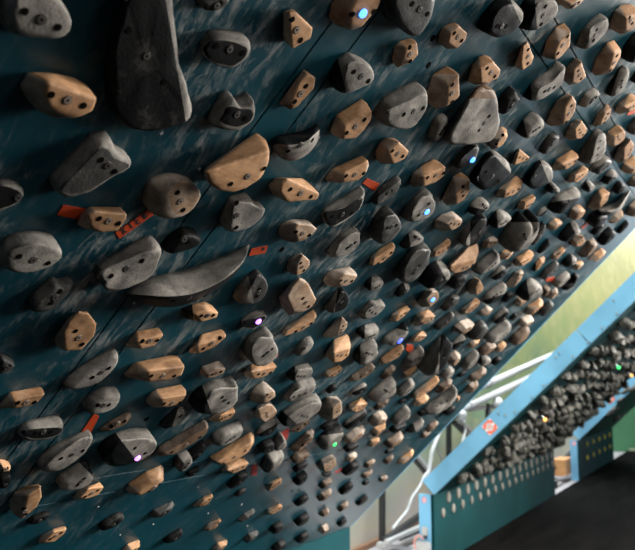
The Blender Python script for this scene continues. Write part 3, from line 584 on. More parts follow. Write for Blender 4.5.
def build_hold(H, seed):
    rnd = random.Random(seed)
    O, F = H['O'], H['F']; c = centroid(O)
    base = on_plane(c.x, c.y, O1, N1)
    p0 = proj(base); p1 = proj(base+N1*.01); v = V2((p1[0]-p0[0])/.01, (p1[1]-p0[1])/.01)   # px per metre of height
    dist = p0[2]*sqrt(1+((c.x-317.5)/FPX)**2+((c.y-275)/FPX)**2); ppm = FPX/p0[2]
    vh = v.normalized(); wh = V2(-vh.y, vh.x)
    ts = [q.dot(vh) for q in O]; t0, t1 = min(ts), max(ts); ws = [q.dot(wh) for q in O]
    s_m, w_m = (t1-t0)/ppm, (max(ws)-min(ws))/ppm
    ct = abs((CAM-base).normalized().dot(N1)); st = sqrt(1-ct*ct)
    L = s_m/(ct+.45*st); h = H['h'] or max(.25*min(s_m, w_m), min(.45*L, .75*w_m, .07))
    h = min(h, .72*(t1-t0)/v.length)
    S = v*h
    T = [(t-t0)/(t1-t0) for t in ts]
    foot = [O[i]-S*(T[i]*(.92 if H['shape'] == 'f' else .80)) for i in range(len(O))]
    cf = centroid(ccw(foot))
    if F is None:
        k = .58 if H['shape'] == 'f' else .55
        F = [cf.lerp(q, k)+S for q in foot]
    else:
        F = [q.copy() for q in F]
    U = lambda q, n: on_plane(q.x, q.y, O1, N1, n)
    mats = H['mats']; slots = []; bm = bmesh.new()
    if ':' in mats: a, b = mats.split(':'); slots = [HMATS[a][0], HMATS[b][0]]
    elif '/' in mats: a, b = mats.split('/'); slots = [HMATS[b][0], HMATS[a][0]]
    else: slots = [HMATS[mats][0], HMATS[mats][1]]
    if H['shape'] == 's':        # a curved rail: pale scooped top running to a ridge, darker face below it
        n = 30; h = H['h']; A, B, D = (open_resample(H[k], n) for k in 'URD'); R_ = []
        for k in range(n):
            t = k/(n-1); e = min(1, sin(pi*min(1, max(0, t)))**.5+.12); hk = h*e
            Sx = lambda nn: v*nn
            sec = [(A[k], 0), (A[k].lerp(B[k], .30), .42*hk), (A[k].lerp(B[k], .65), .74*hk), (A[k].lerp(B[k], .9), .94*hk), (B[k], hk), (B[k].lerp(D[k], .12), 1.0*hk),
                   (B[k].lerp(D[k], .45), .86*hk), (B[k].lerp(D[k], .8), .62*hk), (D[k], .42*hk), (D[k]-v*(.42*hk)*.9+(A[k]-D[k])*.06, 0)]
            R_.append([bm.verts.new(U(q, nn)-base) for q, nn in sec])
        for a, b in zip(R_, R_[1:]):
            for r in range(len(a)-1):
                f = bm.faces.new((a[r], a[r+1], b[r+1], b[r])); f.smooth = True; f.material_index = 1 if r < 4 else 0
        bm.faces.new(R_[0][::-1]); bm.faces.new(R_[-1])
        bm.faces.new([a[0] for a in R_]+[a[-1] for a in R_][::-1])
        bmesh.ops.recalc_face_normals(bm, faces=bm.faces); F = O
    elif H['shape'] == 'f':
        size = sqrt(abs(area2(O)))
        pts = []
        for i, q in enumerate(O):
            near = min((q-g).length for g in F) < .10*size
            n = h if near else h*max(0, T[i]-.08)**1.3
            if n < .12*h: n = 0
            pts.append(U(q, n))
            if n > 0:
                g = cf.lerp(foot[i], .97); pts.append(U(g, 0))
        for g in F: pts.append(U(g, h))
        for p in pts: bm.verts.new(p-base)
        r = bmesh.ops.convex_hull(bm, input=bm.verts)
        dead = [e for e in r['geom_interior']+r['geom_unused'] if isinstance(e, bmesh.types.BMVert)]
        bmesh.ops.delete(bm, geom=list(set(dead)), context='VERTS')
        bmesh.ops.remove_doubles(bm, verts=bm.verts, dist=max(.002, .085*min(s_m, w_m)))
        bmesh.ops.dissolve_limit(bm, angle_limit=radians(14), verts=bm.verts, edges=bm.edges)
        bmesh.ops.recalc_face_normals(bm, faces=bm.faces)
        for f in bm.faces:
            f.material_index = 0 if f.normal.dot(N1) > .9 else 1
            if f.material_index and f.normal.dot(UP1) > .55 and mats in 'W': f.material_index = 0
        # soften the sanded edges: even triangles, then relax
        bmesh.ops.triangulate(bm, faces=bm.faces)
        lim = max(.003, .088*sqrt(s_m*w_m))
        for _ in range(7):
            es = [e for e in bm.edges if e.calc_length() > lim]
            if not es: break
            bmesh.ops.subdivide_edges(bm, edges=es, cuts=1)
            bmesh.ops.triangulate(bm, faces=[f for f in bm.faces if len(f.verts) > 3])
        bmesh.ops.remove_doubles(bm, verts=bm.verts, dist=lim*.08)
        for _ in range(2): bmesh.ops.smooth_vert(bm, verts=bm.verts, factor=.5, use_axis_x=True, use_axis_y=True, use_axis_z=True)
        for f in bm.faces: f.smooth = True
        if ':' in mats:
            cut_split(bm, H['split'], base)
            for f in bm.faces:
                q = proj(base+f.calc_center_median()); f.material_index = 0 if side_pick(H['split'], V2(q[0], q[1])) else 1
    else:
        big = sqrt(abs(area2(O))) > 34
        n = 56 if big else 36
        R0 = resample(foot, n); R1 = resample(ccw(F), n)
        prof = [0, 14, 28, 42, 56, 70, 81, 90]
        rings = []
        amp = .020*sqrt(s_m*w_m)*(1.6 if H['shape'] == 'r' and 'G' in mats else 1.)
        for a in prof:
            w = (1-cos(radians(a)))**1.5; hh = sin(radians(a))**.9
            rings.append(([R0[k].lerp(R1[k]-S, w)+S*hh for k in range(n)], h*hh, a))
        cF = centroid(ccw(F))
        for s, dz in ((.82, 1.012), (.6, 1.02), (.36, 1.02), (.15, 1.015)): rings.append(([cF.lerp(q, s) for q in R1], h*dz, 99))
        VR = []
        for pts, nn, a in rings:
            row = []
            for q in pts:
                p = U(q, nn)
                if a > 0:
                    k = min(1, a/40); f1 = 16; o = Vector((seed*3.1, seed*1.7, 0))
                    p = p+noise.noise_vector(p*f1/ (0.6+8*sqrt(s_m*w_m))*2.2+o)*amp*k*.9
                    if big: p = p+noise.noise_vector(p*70+o)*amp*k*.22
                row.append(bm.verts.new(p-base))
            VR.append(row)
        for r in range(len(VR)-1):
            for k in range(n):
                f = bm.faces.new((VR[r][k], VR[r][(k+1) % n], VR[r+1][(k+1) % n], VR[r+1][k])); f.smooth = True
                f.material_index = 0 if r >= 7 else 1
        bm.faces.new(VR[-1]).smooth = True
        bm.faces.new(VR[0][::-1]).material_index = 1
        bmesh.ops.recalc_face_normals(bm, faces=bm.faces)
        if H['split']:
            cut_split(bm, H['split'], base)
            for f in bm.faces:
                q = proj(base+f.calc_center_median()); f.material_index = 0 if side_pick(H['split'], V2(q[0], q[1])) else 1
            if '/' not in mats and ':' not in mats: slots = [HMATS[mats][0]]*2
    tree = BVHTree.FromBMesh(bm)
    wooden = mats[0] in 'WPB'
    o = obj('wooden_hold' if wooden else 'resin_hold', bm, slots, None, base)
    # bolt holes, bolt and light sit on the front face
    px = max((a-b).length for a in O for b in O)
    def disc(x, y, r, kind, part, asp=1.):
        r_ = ray(x, y).normalized(); hit = tree.ray_cast(CAM-base, r_)
        if hit[0] is None: return
        p, nr = hit[0], hit[1].lerp(N1, .35).normalized()
        if nr.dot(r_) > -.12: return
        d = bmesh.new(); u = nr.orthogonal().normalized(); w = nr.cross(u)
        def ring(rr, up): return [d.verts.new(p+nr*up+(u*cos(2*pi*k/14)+w*sin(2*pi*k/14))*rr) for k in range(14)]
        def bridge(A, B, mi):
            for k in range(14):
                f = d.faces.new((A[k], A[(k+1) % 14], B[(k+1) % 14], B[k])); f.material_index = mi; f.smooth = True
        if kind == 'hole':
            a, b, e = ring(r*1.08, -.0015), ring(r*1.02, .0006), ring(r*.9, .0007); bridge(a, b, 0); bridge(b, e, 0)
            d.faces.new(e).material_index = 0; ms = [HOLE]
        elif kind == 'bolt':
            a, b, e, g = ring(r*1.12, -.0015), ring(r*1.02, .0008), ring(r*.90, .0010), ring(r*.34, .0008)
            bridge(a, b, 0); bridge(b, e, 1); bridge(e, g, 0); d.faces.new(g).material_index = 1; ms = [STEEL if wooden else STEELD, HOLE]
        else:
            a, b, e = ring(r, -.002), ring(r, .0015), ring(r*.7, .0035); bridge(a, b, 0); bridge(b, e, 0); d.faces.new(e); ms = [LEDM[kind]]
        bmesh.ops.recalc_face_normals(d, faces=d.faces)
        q = obj(part, d, ms, o)
        if part == 'indicator_light':
            q['label'] = {'b': 'small light glowing blue', 'v': 'small light glowing violet', 'g': 'small light glowing green', 'u': 'small light glowing deep blue'}[kind]
    hl = H['holes']
    if hl is None and px > 15:
        cF = centroid(ccw(F)); far = max(F, key=lambda q: (q-cF).length); d_ = (far-cF)
        far2 = min(F, key=lambda q: (q-cF).dot(d_)); ax = (far-far2)
        hl = [cF-ax*.25, cF+ax*.25]
        if H['led']: hl = None
    rs = .0036*min(1, .55+px/90)
    if hl:
        a, b = hl; one = (a-b).length < 1
        if not one:
            disc(a.x, a.y, rs, 'hole', 'screw_hole'); disc(b.x, b.y, rs, 'hole', 'screw_hole')
        m_ = (a+b)/2
        if not H['led']: disc(m_.x, m_.y, rs*1.35, 'bolt', 'bolt')
    if H['led']:
        disc(H['led'][0], H['led'][1], {'b': .0058, 'v': .0058, 'g': .006, 'u': .0075}[H['led'][2]], H['led'][2], 'indicator_light')
    asp = (px*px)/max(1, abs(area2(O)))
    cls = {'W': 'tan wooden', 'P': 'chalk-dulled wooden', 'B': 'brown wooden', 'G': 'grey', 'D': 'dark grey', 'K': 'black'}[mats[0]] if not (':' in mats or '/' in mats) else \
        ('two-tone' if ':' in mats else 'dark-faced')
    adj = 'long' if asp > 2.9 else ''
    adj = ('small ' if px < 16 else '')+adj
    H.update(obj=o, c=c, px=px, cls=(adj.strip()+' '+cls).strip())
    return o

ORD = ['nearest', 'second', 'third', 'fourth', 'fifth', 'sixth', 'seventh', 'eighth', 'ninth', 'tenth']
DIRS = ['right of', 'below and right of', 'below', 'below and left of', 'left of', 'above and left of', 'above', 'above and right of']
def label_holds(HS):
    marks = [H for H in HS if H['name'] and len(H['name'].split()) <= 8]
    for H in HS:
        o = H['obj']; tag(o, None, 'climbing hold', 'holds bolted to the near climbing board')
        if H['name']:
            t = H['name'].split(' ', 1)[1]
            o['label'] = t if len(t.split()) >= 4 else t+' on the near board'
            continue
        best = None
        for Mk in marks:
            d = H['c']-Mk['c']; sec = lambda v: int(((math.atan2(v.y, v.x)/(pi/4))+.5) % 8)
            k = sec(d)
            same = sorted((g for g in HS if g is not Mk and not g['name'] and g['cls'] == H['cls'] and sec(g['c']-Mk['c']) == k), key=lambda g: (g['c']-Mk['c']).length)
            rank = same.index(H)
            t = f"{ORD[rank]} {H['cls']} hold {DIRS[k]} {Mk['name']}" if rank < 10 else None
            if t is None or len(t.split()) > 16: continue
            sc = d.length*(1+.6*rank)
            if best is None or sc < best[0]: best = (sc, t)
        o['label'] = best[1] if best else 'hold on the near board'
HS = [parse(l) for l in HOLDS.strip().splitlines()]
for i, H in enumerate(HS): build_hold(H, i)
label_holds(HS)
# ------------------------------------------------------------------ the near climbing board
def board_root(name, x0, th): return empty(name, (x0, 0, K), (pi/2+th, 0, 0))
BW = 4.07; BL = 3.2
b1 = tag(board_root('climbing_board', 0, TH), 'large dark teal overhanging board crowded with holds, nearest the camera', 'climbing board')
VS = [0, .572, .627, 1.686, 1.741, 2.80, 2.855, BL]; US = [-BW, -2.065, -2.001, 0]
g = .0006
SEAM = plain('seam_dark', (.004, .012, .015), .8)
for i in range(3):
    for j in range(7):
        strip = i == 1 or j % 2 == 1
        if i == 1 and j > 0: continue
        v0, v1 = (VS[j], VS[j+1]) if i != 1 else (0, BL)
        bm = bmesh.new(); add_box(bm, (US[i]+g, v0+g, -.018), (US[i+1]-g, v1-g, 0), .0012)
        obj('seam_strip' if strip else 'panel', bm, TEAL, b1)
box('backing_frame', (-BW, 0, -.06), (-.002, BL, -.0185), SEAM, b1)
box('side_plate', (.0005, 0, -.062), (.012, BL, .0), LIT_TEAL, b1)
def kick(x0, x1, parent, m, th):
    bm = bmesh.new(); add_box(bm, (x0, .0005, -.018), (x1, .018, K-.001), .001)
    o = obj('kickboard', bm, m); o.parent = parent; o.matrix_parent_inverse = mat_inv(parent); return o
def mat_inv(p):
    return (Matrix.Translation(p.location) @ p.rotation_euler.to_matrix().to_4x4()).inverted()
kick(-BW, 0, b1, TEAL2, TH)
bm = bmesh.new(); add_box(bm, (-.02, .0185, -.018), (0, .085, K-.002), .001); s_ = obj('kickboard_end', bm, LIT_TEAL); s_.parent = b1; s_.matrix_parent_inverse = mat_inv(b1)
# small screws and empty insert holes in the near board
def dot(bm, c, r, n=12, up=.0008):
    vs = [bm.verts.new((c[0]+cos(2*pi*k/n)*r, c[1]+sin(2*pi*k/n)*r, up)) for k in range(n)]
    lo = [bm.verts.new((c[0]+cos(2*pi*k/n)*r*1.15, c[1]+sin(2*pi*k/n)*r*1.15, 0)) for k in range(n)]
    bm.faces.new(vs)
    for k in range(n): bm.faces.new((lo[k], lo[(k+1) % n], vs[(k+1) % n], vs[k]))
SCREW = plain('screw_head', (.55, .57, .58), .35, .4)
def to_uv(x, y, O=O1, up=UP1, N=N1, n=0):
    p = on_plane(x, y, O, N, n)-O; return (p.x, p.dot(up))
for x, y in [(161.5, 133), (133.8, 303), (98, 507), (120, 535), (198, 487), (208, 513.5), (241.5, 505), (153, 524), (247, 526.5), (199, 169), (242, 504)]:
    bm = bmesh.new(); dot(bm, to_uv(x, y), .0022); obj('screw', bm, SCREW, b1)
for x, y in [(281.8, 249.6), (428.5, 65), (433, 38), (292, 491), (299, 490), (324, 505), (146.5, 419), (350, 479)]:
    bm = bmesh.new(); dot(bm, to_uv(x, y), .005, up=.0005); obj('insert_hole', bm, HOLE, b1)

# ------------------------------------------------------------------ orange tape strips on the near board
TAPE = plain('orange_tape', (.42, .042, .005), .55); TAPER = plain('red_tape', (.42, .03, .02), .55); INK = plain('black_ink', (.02, .012, .01), .6)
def tape(pts, label, m=TAPE, n=.0012):
    p = [on_plane(x, y, O1, N1, n) for x, y in pts]; c = sum(p, Vector())/len(p)
    bm = bmesh.new(); a = [bm.verts.new(q-c) for q in p]; b = [bm.verts.new(q-c-N1*(n-.0003)) for q in p]
    bm.faces.new(a); bm.faces.new(b[::-1])
    for i in range(len(p)): bm.faces.new((a[i], a[(i+1) % len(p)], b[(i+1) % len(p)], b[i]))
    bmesh.ops.recalc_face_normals(bm, faces=bm.faces)
    o = obj('tape_strip', bm, m, None, c); tag(o, label, 'tape', 'tape strips on the near board'); return o, c
def PT(tile, *pts):
    x0, y0, s = TILES[tile]; return [(x0+a/s, y0+b/s) for a, b in pts]
tape(PT('E', (225,335), (250,295), (345,312), (325,355)), 'orange tape strip left of the small wooden hold, without lettering')
t, tc = tape(PT('E', (455,405), (592,305), (606,332), (470,428)), 'orange tape strip with black handwritten letters, ending at the round wooden knob')
def stroke_letters(parent, c, a, b, text, hgt):
    """hand-written capitals along the tape: strokes as thin flat bars lying on it"""
    G = {'X': [(0,0,1,1), (0,1,1,0)], 'I': [(.5,0,.5,1)], 'E': [(0,0,0,1), (0,0,.9,0), (0,.5,.7,.5), (0,1,.9,1)],
         'B': [(0,0,0,1), (0,1,.8,.8), (.8,.8,0,.5), (0,.5,.9,.25), (.9,.25,0,0)]}
    A = on_plane(*a, O1, N1, .0016); B = on_plane(*b, O1, N1, .0016); ux = (B-A); L = ux.length; ux.normalize(); uy = N1.cross(ux)
    if uy.dot(UP1) < 0: uy = -uy
    bm = bmesh.new(); n = len(text); cw = L/n
    for i, ch in enumerate(text):
        for x0, y0, x1, y1 in G[ch]:
            p = A+ux*(cw*(i+.22+.5*x0))+uy*(hgt*(y0-.5)); q = A+ux*(cw*(i+.22+.5*x1))+uy*(hgt*(y1-.5))
            d = (q-p).normalized(); s = N1.cross(d)*hgt*.085
            for k in (0,):
                f = bm.faces.new([bm.verts.new(r-c) for r in (p-s, q-s, q+s, p+s)])
    o = obj('lettering', bm, INK, parent); return o
stroke_letters(t, tc, (120.0, 233.5), (149, 212.5), 'XIEB', .0125)
t, tc = tape(PT('b', (88,262), (105,215), (210,195), (195,240)), 'orange tape strip at the tip of the long pale crescent rail')
bm = bmesh.new(); q = [on_plane(x, y, O1, N1, .0016)-tc for x, y in PT('b', (168,228), (172,208), (190,205), (186,226))]; bm.faces.new([bm.verts.new(v) for v in q]); obj('ink_mark', bm, INK, t)
tape(PT('G', (168,210), (185,190), (236,212), (214,240)), 'orange tape tag above the dark-lipped hold in the upper middle')
tape(PT('N', (322,85), (370,15), (390,25), (357,90)), 'orange tape strip above the long grey hold at the lower left')
tape(PT('f', (292,432), (340,402), (344,425), (330,472), (300,482)), 'orange-red tape piece below the large smooth grey lozenge', TAPER)
tape(PT('J', (361,220), (383,218), (381,255), (360,258)), 'dark red tape square beside the small wooden hold at the lower middle', TAPER)
tape(PT('i', (62,205), (108,178), (112,198), (70,212)), 'red tape tag left of the black hold low on the board', TAPER)
tape(PT('L', (338,316), (342,292), (366,294), (368,316), (352,326)), 'orange tape tag right of the long wooden rail')
tape(PT('n', (482,80), (520,46), (530,56), (493,92)), 'orange tape strip near the pale horn-shaped hold')
tape(PT('n', (258,422), (268,402), (315,392), (308,420)), 'orange tape tag beside the pale hold near the slanted edge')
tape(PT('V', (578,250), (592,225), (640,205), (640,235)), 'orange tape tag under the wooden hold at the right edge')
tape(PT('e', (258,425), (264,405), (276,405), (272,425)), 'tiny red tape piece beside the pale pear-shaped hold', TAPER)

# ------------------------------------------------------------------ the second board
X2 = .935; W2 = 2.69; TH2 = .812; UP2, N2 = frame_of(TH2); O2 = Vector((X2, 0, K))
TEAL_DK = board_paint('teal_second_board', (.0006, .026, .029), False, .6)
b2 = tag(board_root('climbing_board', X2, TH2), 'second teal board with brightly lit teal side plate, standing beyond the crowded board', 'climbing board')
box('panel', (.021, 0, -.018), (W2, BL, 0), TEAL_DK, b2); box('backing_frame', (.03, .0, -.05), (W2-.01, BL, -.0185), SEAM, b2)
for v0, v1 in ((0, 1.118), (1.1225, 2.2), (2.2045, BL)): box('side_plate', (0, v0, -.092), (.0205, v1, .0), LIT_TEAL, b2, .0015)
kick(X2, X2+W2, b2, TEAL_DK, TH2)
bm = bmesh.new(); add_box(bm, (X2, .0185, -.018), (X2+.02, .085, K-.002), .001); s_ = obj('kickboard_end', bm, LIT_TEAL); s_.parent = b2; s_.matrix_parent_inverse = mat_inv(b2)
BOLT = plain('plate_bolt', (.45, .55, .6), .3, .7)
def plate_pt(px_, py_):   # a point on the side plate (plane x = X2)
    p = on_plane(px_, py_, O2, Vector((1, 0, 0))); return p
def plate_disc(px_, py_, r, name, m, parent, th=.004, X=X2):
    p = on_plane(px_, py_, Vector((X, 0, K)), Vector((1, 0, 0)))
    bm = bmesh.new(); add_tube(bm, [(p.x+.001, p.y, p.z), (p.x-th, p.y, p.z)], r, 12)
    o = obj(name, bm, m); o.parent = parent; o.matrix_parent_inverse = mat_inv(parent); return o
for q in [(613.5, 300), (617, 313), (602, 327.5), (587.5, 342), (559.5, 353), (572.5, 356.5), (544, 385), (498.5, 413), (505.5, 415), (515, 412), (556, 357), (531.5, 397)]:
    plate_disc(*q, .006, 'plate_bolt', BOLT, b2)
# red target sticker on the plate
STW = plain('sticker_white', (.85, .75, .74), .5); STR = plain('sticker_red', (.85, .16, .10), .5); STP = plain('sticker_pink', (.85, .25, .30), .5); STG = plain('sticker_grey', (.30, .28, .30), .5)
up2 = UP2; bk2 = Vector((0, cos(TH2), sin(TH2)))
cc = plate_pt(490, 427)
s_ = empty('target_sticker', cc); tag(s_, 'square red and white target sticker on the brightly lit teal side plate', 'sticker')
def sq(nm, hw, hh, x, m, rot=0.):
    bm = bmesh.new(); vs = []
    for a, b in ((-hw, -hh), (hw, -hh), (hw, hh), (-hw, hh)):
        u = up2*(a*cos(rot)-b*sin(rot))+bk2*(a*sin(rot)+b*cos(rot)); vs.append(bm.verts.new(Vector((-x, u.y, u.z))))
    bm.faces.new(vs); obj(nm, bm, m, s_)
def rg(nm, r0, r1, x, m):
    bm = bmesh.new(); A = [bm.verts.new(Vector((-x, 0, 0))+up2*cos(2*pi*k/24)*r1+bk2*sin(2*pi*k/24)*r1) for k in range(24)]
    if r0:
        B = [bm.verts.new(Vector((-x, 0, 0))+up2*cos(2*pi*k/24)*r0+bk2*sin(2*pi*k/24)*r0) for k in range(24)]
        for k in range(24): bm.faces.new((A[k], A[(k+1) % 24], B[(k+1) % 24], B[k]))
    else: bm.faces.new(A)
    obj(nm, bm, m, s_)
sq('backing', .031, .031, .001, STR); sq('white_band', .0305, .006, .0015, STW)
rg('white_disc', 0, .019, .0018, STW); rg('target_ring', .010, .015, .002, STG); rg('target_center', 0, .006, .0021, STR)
for a in (-.027, .027):
    bm = bmesh.new()
    for b in (-.026, .026):
        c_ = up2*a+bk2*b; vs = [bm.verts.new(Vector((-.0017, 0, 0))+c_+up2*i*.004+bk2*j*.004) for i, j in ((-1,-1),(1,-1),(1,1),(-1,1))]; bm.faces.new(vs)
    obj('corner_mark', bm, STW, s_)
# small stickers on the kickboard ends
def end_sticker(x, y, X, label, w=.022, h=.028):
    p = on_plane(x, y, Vector((X, 0, 0)), Vector((1, 0, 0)))
    e = empty('label_sticker', p); tag(e, label, 'sticker')
    for nm, a, b, m, dx in (('backing', w, h, STP, .0012), ('white_mark', w*.5, h*.22, STW, .0016), ('white_mark', w*.3, h*.18, STW, .0016)):
        bm = bmesh.new(); oz = 0 if nm == 'backing' else (.004 if a == w*.5 else -.006)
        bm.faces.new([bm.verts.new((-dx, i*a/2, oz+j*b/2)) for i, j in ((-1,-1),(1,-1),(1,1),(-1,1))]); obj(nm, bm, m, e)
end_sticker(424.2, 499.8, X2, "small red sticker on the end of the second board's kickboard")
# pale round footholds in two rows on its kickboard
FOOT = resin('foothold_pale', (.13, .127, .11), (.25, .235, .21), .4, .7, .6)
def foothold_mesh(r):
    bm = bmesh.new(); n = 16; prev = None
    for rr, hh in ((r, 0), (r*.98, .003), (r*.86, .006), (r*.45, .008)):
        row = [bm.verts.new((cos(2*pi*k/n)*rr, -hh, sin(2*pi*k/n)*rr*1.08)) for k in range(n)]
        if prev:
            for k in range(n): bm.faces.new((prev[k], prev[(k+1) % n], row[(k+1) % n], row[k])).smooth = True
        prev = row
    bm.faces.new(prev); bmesh.ops.recalc_face_normals(bm, faces=bm.faces)
    m = bpy.data.meshes.new('foothold'); bm.to_mesh(m); bm.free(); m.materials.append(FOOT); return m
fm1, fm2 = foothold_mesh(.029), foothold_mesh(.024)
ORDN = 'first second third fourth fifth sixth seventh eighth ninth tenth eleventh twelfth thirteenth fourteenth fifteenth sixteenth seventeenth'.split()
proto = {}
def foothold(mesh, x, z, label, group):
    key = mesh.name
    if key not in proto: proto[key] = bpy.data.objects.new('foothold', mesh); o = proto[key]
    else: o = proto[key].copy()
    col.objects.link(o); o.location = (x, 0, z); tag(o, label, 'foothold', group)
for i in range(16): foothold(fm1, 1.146+i*.1585, .320, f"round pale foothold, {ORDN[i]} from the left in the second board's upper kickboard row", "round footholds on the second board's kickboard")
for i in range(17): foothold(fm2, 1.061+i*.155, .250, f"round pale foothold, {ORDN[i]} from the left in the second board's lower kickboard row", "round footholds on the second board's kickboard")
# its crowd of grey holds: past the three hundred counted on the near board, kept as one mass
rnd = random.Random(11); bm = bmesh.new()
for r in range(22):
    v = .12+r*.098
    for i in range(21):
        u = .16+i*.125+(.06 if r % 2 else 0)+rnd.uniform(-.02, .02)
        if u > W2-.05: continue
        t = bmesh.new(); bmesh.ops.create_icosphere(t, subdivisions=2, radius=1)
        a, b, c_ = rnd.uniform(.034, .062), rnd.uniform(.018, .030), rnd.uniform(.020, .042)
        o = Vector((i*3.3, r*2.7, 0))
        for vt in t.verts:
            d = vt.co.copy(); k = 1+.55*noise.noise(d*1.1+o)
            vt.co = Vector((d.x*a*k, d.y*b*k, max(-.004, (d.z+.35)*c_*k)))
        rot = Matrix.Rotation(rnd.uniform(-.6, .6), 4, 'Z')
        bmesh.ops.transform(t, matrix=Matrix.Translation((u, v+rnd.uniform(-.02, .02), 0)) @ rot, verts=t.verts)
        for f in t.faces: f.smooth = rnd.random() < .35; 
        merge(bm, t)
MASS = resin('second_board_holds', (.028, .029, .025), (.20, .195, .165), .46, .72, .6)
me = bpy.data.meshes.new('mass'); bm.to_mesh(me); bm.free()
o = obj('board_holds', me, MASS, None, O2); o.rotation_euler = (pi/2+TH2, 0, 0)
tag(o, 'crowded rows of dark grey holds covering the second board', 'climbing holds', None, 'stuff')
def board2_light(x, y, kind, label):
    p = on_plane(x, y, O2, N2, .05); bm = bmesh.new(); bmesh.ops.create_icosphere(bm, subdivisions=2, radius=.010)
    tube = bmesh.new(); add_tube(tube, [-N2*.006, -N2*.048], .006, 8)
    for f in tube.faces: f.material_index = 1
    merge(bm, tube)
    for f in bm.faces: f.smooth = True
    o = obj('indicator_light', bm, [LEDM[kind], BOLT], None, p); tag(o, label, 'light')
board2_light(618.5, 367.5, 'g', 'green indicator light glowing among the second board holds')
board2_light(631.5, 375.5, 'o', 'orange indicator light just below the green one')
board2_light(545, 419.5, 'o', 'orange indicator light low among the second board holds')

# ------------------------------------------------------------------ the third board
X3 = 4.65; W3 = 1.92; TH3 = .80; UP3, N3 = frame_of(TH3); O3 = Vector((X3, 0, K))
b3 = tag(board_root('climbing_board', X3, TH3), 'farthest and sparsest dark green board with brightly lit teal side plate and yellow-dotted kickboard', 'climbing board')
DKG = board_paint('dark_green_board', (.010, .045, .036), False, .55)
box('panel', (.021, 0, -.018), (W3, BL, 0), DKG, b3); box('side_plate', (0, 0, -.085), (.0205, BL, .0), LIT_TEAL, b3, .0015); box('backing_frame', (.03, 0, -.05), (W3-.01, BL, -.0185), SEAM, b3)
kick(X3, X3+W3, b3, TEAL_DK, TH3)
bm = bmesh.new(); add_box(bm, (X3, .0185, -.018), (X3+.02, .085, K-.002), .001); s_ = obj('kickboard_end', bm, LIT_TEAL); s_.parent = b3; s_.matrix_parent_inverse = mat_inv(b3)
YEL = plain('yellow_plug', (.62, .50, .02), .5)
def plug_mesh():
    bm = bmesh.new(); add_tube(bm, [(0, 0, 0), (0, -.006, 0), (0, -.012, 0)], [.026, .026, .018], 14)
    m = bpy.data.meshes.new('plug'); bm.to_mesh(m); bm.free(); m.materials.append(YEL); return m
pm = plug_mesh(); first = None
for row, z, xs in (('upper', .294, [5.016, 5.343, 5.67, 6.0, 6.32]), ('lower', .165, [5.0, 5.325, 5.65, 5.975, 6.3])):
    for i, x in enumerate(xs):
        o = bpy.data.objects.new('foothold', pm) if first is None else first.copy(); first = first or o
        col.objects.link(o); o.location = (x, 0, z)
        tag(o, f"yellow round foothold, {ORDN[i]} from the left in the third board's {row} row", 'foothold', "yellow footholds on the third board's kickboard")
for i, (x, y, s, lb) in enumerate([(611, 411.3, .055, 'largest pale hold, low on the third board'), (616.5, 418.2, .05, 'pale round hold, lowest on the third board'),
        (623.4, 415.2, .035, 'small pale hold right of the lowest one on the third board'), (616.6, 409.2, .03, 'smallest pale hold, in the middle cluster of the third board'),
        (619.4, 400.6, .035, 'yellowish pale hold above the cluster on the third board'), (625.8, 390.3, .05, 'pale oval hold topmost in view on the third board'),
        (633.5, 387.5, .05, 'pale hold at the right edge of the third board')]):
    p = on_plane(x, y, O3, N3, .01); bm = bmesh.new(); bmesh.ops.create_icosphere(bm, subdivisions=3, radius=1)
    for vt in bm.verts:
        d = vt.co.copy(); k = s*(1+.35*noise.noise(d*1.2+Vector((i*5, 0, 0)))); q = Vector((d.x*k*1.1, d.y*k, max(-.0, d.z*.7*k))); vt.co = Vector((q.x, 0, 0))+UP3*q.y+N3*q.z
    for f in bm.faces: f.smooth = True
    o = obj('resin_hold', bm, FOOT, None, p-N3*.01); tag(o, lb, 'climbing hold', 'holds on the third board')
end_sticker(574, 443.5, X3, "small pink sticker on the end of the third board's kickboard", .03, .035)
# pink sticker on the third board's side plate
p = on_plane(611, 399.8, O3, Vector((1, 0, 0))); e = empty('plate_sticker', p); tag(e, "pink and white sticker on the third board's brightly lit teal side plate", 'sticker')
for nm, w, h, m, dx in (('backing', .07, .045, STR, .0012), ('white_mark', .03, .02, STW, .0018)):
    bm = bmesh.new(); bm.faces.new([bm.verts.new(Vector((-dx, 0, 0))+UP3*i*w/2+Vector((0, cos(TH3), sin(TH3)))*j*h/2) for i, j in ((-1,-1),(1,-1),(1,1),(-1,1))]); obj(nm, bm, m, e)

# ------------------------------------------------------------------ steelwork, struts and cables behind the boards
BLACK = plain('black_steel', (.022, .022, .024), .45); WHITE = plain('white_paint', (.46, .46, .45), .45); GREYW = plain('pale_grey_metal', (.34, .33, .33), .45); PINKW = plain('pinkish_metal', (.36, .30, .28), .5)
fr = empty('steel_frame', on_y(382, 546, .4)); tag(fr, 'black and white steel frame standing behind the gap between the boards', 'frame')
def world_part(name, bm, m, parent=fr):
    o = obj(name, bm, m); o.parent = parent; o.matrix_parent_inverse = Matrix.Translation(parent.location).inverted(); return o
def bar(name, a, b, Y, wpx, m, parent=fr, ext=(0, 0), depth=.03):
    A, B = on_y(*a, Y), on_y(*b, Y); d = (B-A); A = A-d*ext[0]; B = B+d*ext[1]
    w = wpx*proj((A+B)/2)[2]/FPX; bm = bmesh.new(); add_bar(bm, A, B, depth, w, .002, upv=d.cross(Vector((0, 1, 0)))); return world_part(name, bm, m, parent)
def Pc(x, y): return (370+x/6.875, 470+y/6.875)
bar('post', (382.2, 546), (382.2, 470), .4, 5.6, BLACK, ext=(0, .3))
bar('brace', Pc(95, 488), Pc(330, 325), .36, 6, BLACK, ext=(0, .15))
